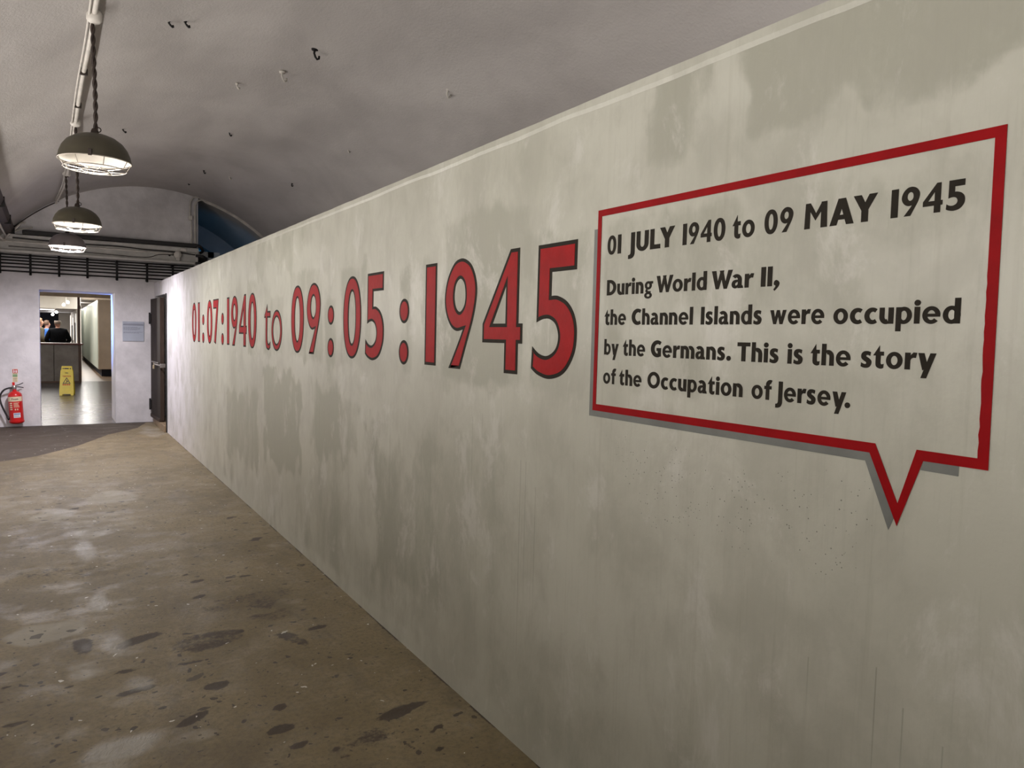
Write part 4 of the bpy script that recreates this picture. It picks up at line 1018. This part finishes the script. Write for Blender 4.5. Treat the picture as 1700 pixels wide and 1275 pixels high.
for x, y, z, lab in ((-.05, 27.0, 2.79, 'flat bright ceiling light nearest the doorway in the hall'), (-.08, 33.2, 2.19, 'flat bright ceiling light beneath the low hall ceiling')):
    t = thing('ceiling_light', lab, 'ceiling light', (x, y, z), 0, 'flat lights in the hall')
    link('frame', nbox((-.26, -.55, -.03), (.26, .55, .01), .005), M['hall_white'], t)
    link('diffuser', nbox((-.22, -.5, -.036), (.22, .5, -.03)), M['lamp_glow'], t)

# ================================================================= PEOPLE
def skin_mesh(name, verts, edges, m, parent, root=0, sub=2):
    me = bpy.data.meshes.new(name); me.from_pydata([v[0] for v in verts], edges, []); me.update()
    o = bpy.data.objects.new(name, me); COL.objects.link(o); o.parent = parent
    o.modifiers.new('skin', 'SKIN').use_smooth_shade = True
    if not me.skin_vertices: me.skin_vertices.new() if hasattr(me.skin_vertices, 'new') else None
    for i, v in enumerate(verts):
        r = v[1]; sv = me.skin_vertices[0].data[i]
        sv.radius = r if isinstance(r, tuple) else (r, r); sv.use_root = (i == root)
    s = o.modifiers.new('subdivision', 'SUBSURF'); s.levels = sub; s.render_levels = sub
    me.materials.append(m)
    return o
def person(label, loc, rotz, jacket, trousers, hair, scale=1.0, girth=1.0, bald=False, arm_out=0.0, lean=0.0):
    """faces local +Y"""
    t = thing('person', label, 'person', loc, rotz); t.scale = (scale,)*3
    L = lean
    def sp(z): return L*max(0, z-.95)
    V = []; Ed = []; ix = {}
    def v(n, x, y, z, r, p=None):
        ix[n] = len(V); V.append(((x, y+sp(z), z), r))
        if p: Ed.append((ix[p], ix[n]))
    v('pel', 0, 0, .95, (.15*girth, .11*girth)); v('waist', 0, .0, 1.10, (.14*girth, .10*girth), 'pel'); v('chest', 0, -.01, 1.30, (.165*girth, .11*girth), 'waist'); v('up', 0, -.015, 1.42, (.12, .08), 'chest')
    v('neck', 0, .0, 1.50, .055, 'up'); v('jaw', 0, .025, 1.565, (.062, .075), 'neck'); v('head', 0, .022, 1.645, (.075, .092), 'jaw'); v('crown', 0, .012, 1.715, (.06, .075), 'head')
    v('nose', 0, .135, 1.625, .012, 'head'); v('earl', -.085, .01, 1.625, .016, 'head'); v('earr', .085, .01, 1.625, .016, 'head')
    for s, n in ((-1, 'l'), (1, 'r')):
        v('sh'+n, s*.185, -.01, 1.41, .062, 'up'); v('el'+n, s*(.25+arm_out), -.02, 1.13, .046, 'sh'+n); v('wr'+n, s*(.17+arm_out*.4), .18, 1.02, .032, 'el'+n); v('pa'+n, s*.14, .25, 1.01, (.038, .02), 'wr'+n)
        for k, (dx, ln) in enumerate(((-.03, .060), (-.01, .075), (.01, .078), (.03, .062))):
            v(f'f{k}a'+n, s*(.14+dx), .25+.05, 1.008, .0095, 'pa'+n); v(f'f{k}b'+n, s*(.14+dx*1.1), .25+.05+ln*.7, .985, .0085, f'f{k}a'+n)
        v('tha'+n, s*.095, .265, 1.02, .011, 'pa'+n); v('thb'+n, s*.07, .30, 1.01, .009, 'tha'+n)
        v('hip'+n, s*.095, 0, .88, .085, 'pel'); v('kn'+n, s*.10, .01, .50, .058, 'hip'+n); v('an'+n, s*.10, -.02, .09, .04, 'kn'+n); v('to'+n, s*.11, .12, .035, .034, 'an'+n)
    skin_mesh('body', V, Ed, M['skin'], t)
    def subset(names, edges, grow, mname, part):
        vs = []; mp = {}
        for nme, r in names:
            mp[nme] = len(vs); c = V[ix[nme]][0]; vs.append((c, r))
        skin_mesh(part, vs, [(mp[a], mp[b]) for a, b in edges], M[mname], t)
    subset([('pel', (.185*girth, .145*girth)), ('waist', (.18*girth, .14*girth)), ('chest', (.195*girth, .14*girth)), ('up', (.145, .10)), ('neck', .068),
            ('shl', .088), ('ell', .072), ('wrl', .05), ('shr', .088), ('elr', .072), ('wrr', .05)],
           [('pel', 'waist'), ('waist', 'chest'), ('chest', 'up'), ('up', 'neck'), ('up', 'shl'), ('shl', 'ell'), ('ell', 'wrl'), ('up', 'shr'), ('shr', 'elr'), ('elr', 'wrr')], 0, jacket, 'jacket')
    subset([('pel', (.165*girth, .125*girth)), ('hipl', .105), ('knl', .082), ('anl', .07), ('hipr', .105), ('knr', .082), ('anr', .07)],
           [('pel', 'hipl'), ('hipl', 'knl'), ('knl', 'anl'), ('pel', 'hipr'), ('hipr', 'knr'), ('knr', 'anr')], 0, trousers, 'trousers')
    # hair: a cap round the back and sides of the head (only a fringe below the crown when balding)
    bm = bmesh.new(); cx, cy, cz = 0, .008+sp(1.66), 1.665
    for i in range(13):
        pass
    bmesh.ops.create_uvsphere(bm, u_segments=24, v_segments=14, radius=1, matrix=Matrix.Translation((cx, cy, cz)) @ Matrix.Diagonal((.092, .115, .118, 1)))
    kill = []
    for vv in bm.verts:
        d = Vector(((vv.co.x-cx)/.092, (vv.co.y-cy)/.115, (vv.co.z-cz)/.118))
        if d.y > .35+.5*max(0, d.z) or d.z < -.55 or (bald and d.z > .45): kill.append(vv)
    bmesh.ops.delete(bm, geom=kill, context='VERTS')
    for vv in bm.verts: vv.co += Vector((random.uniform(-1, 1), random.uniform(-1, 1), random.uniform(-1, 1)))*.003
    h = link('hair', bm, M[hair], t, smooth=True); sd = h.modifiers.new('solid', 'SOLIDIFY'); sd.thickness = .012; sd.offset = -1
    for s in (-1, 1):
        bm = nbox((s*.10-.045, -.08, 0), (s*.10+.045, .19, .075), .02); link('shoe', bm, M['black_rubber'], t, smooth=True)
    return t
person('heavy person in a black jacket seen from behind beyond the counter', (.20, 26.0, .002), math.radians(4), 'jacket_black', 'denim', 'hair_grey', .985, 1.28, True, .06, .06)
person('person in a bright blue jacket standing between two others beyond the counter', (-.10, 29.2, .002), math.radians(-62), 'jacket_blue', 'denim', 'hair_brown', .97, 1.0)
person('person in an olive jacket and khaki trousers, furthest left beyond the counter', (-.285, 27.6, .002), math.radians(-70), 'jacket_olive', 'khaki', 'hair_sandy', 1.0, 1.05)
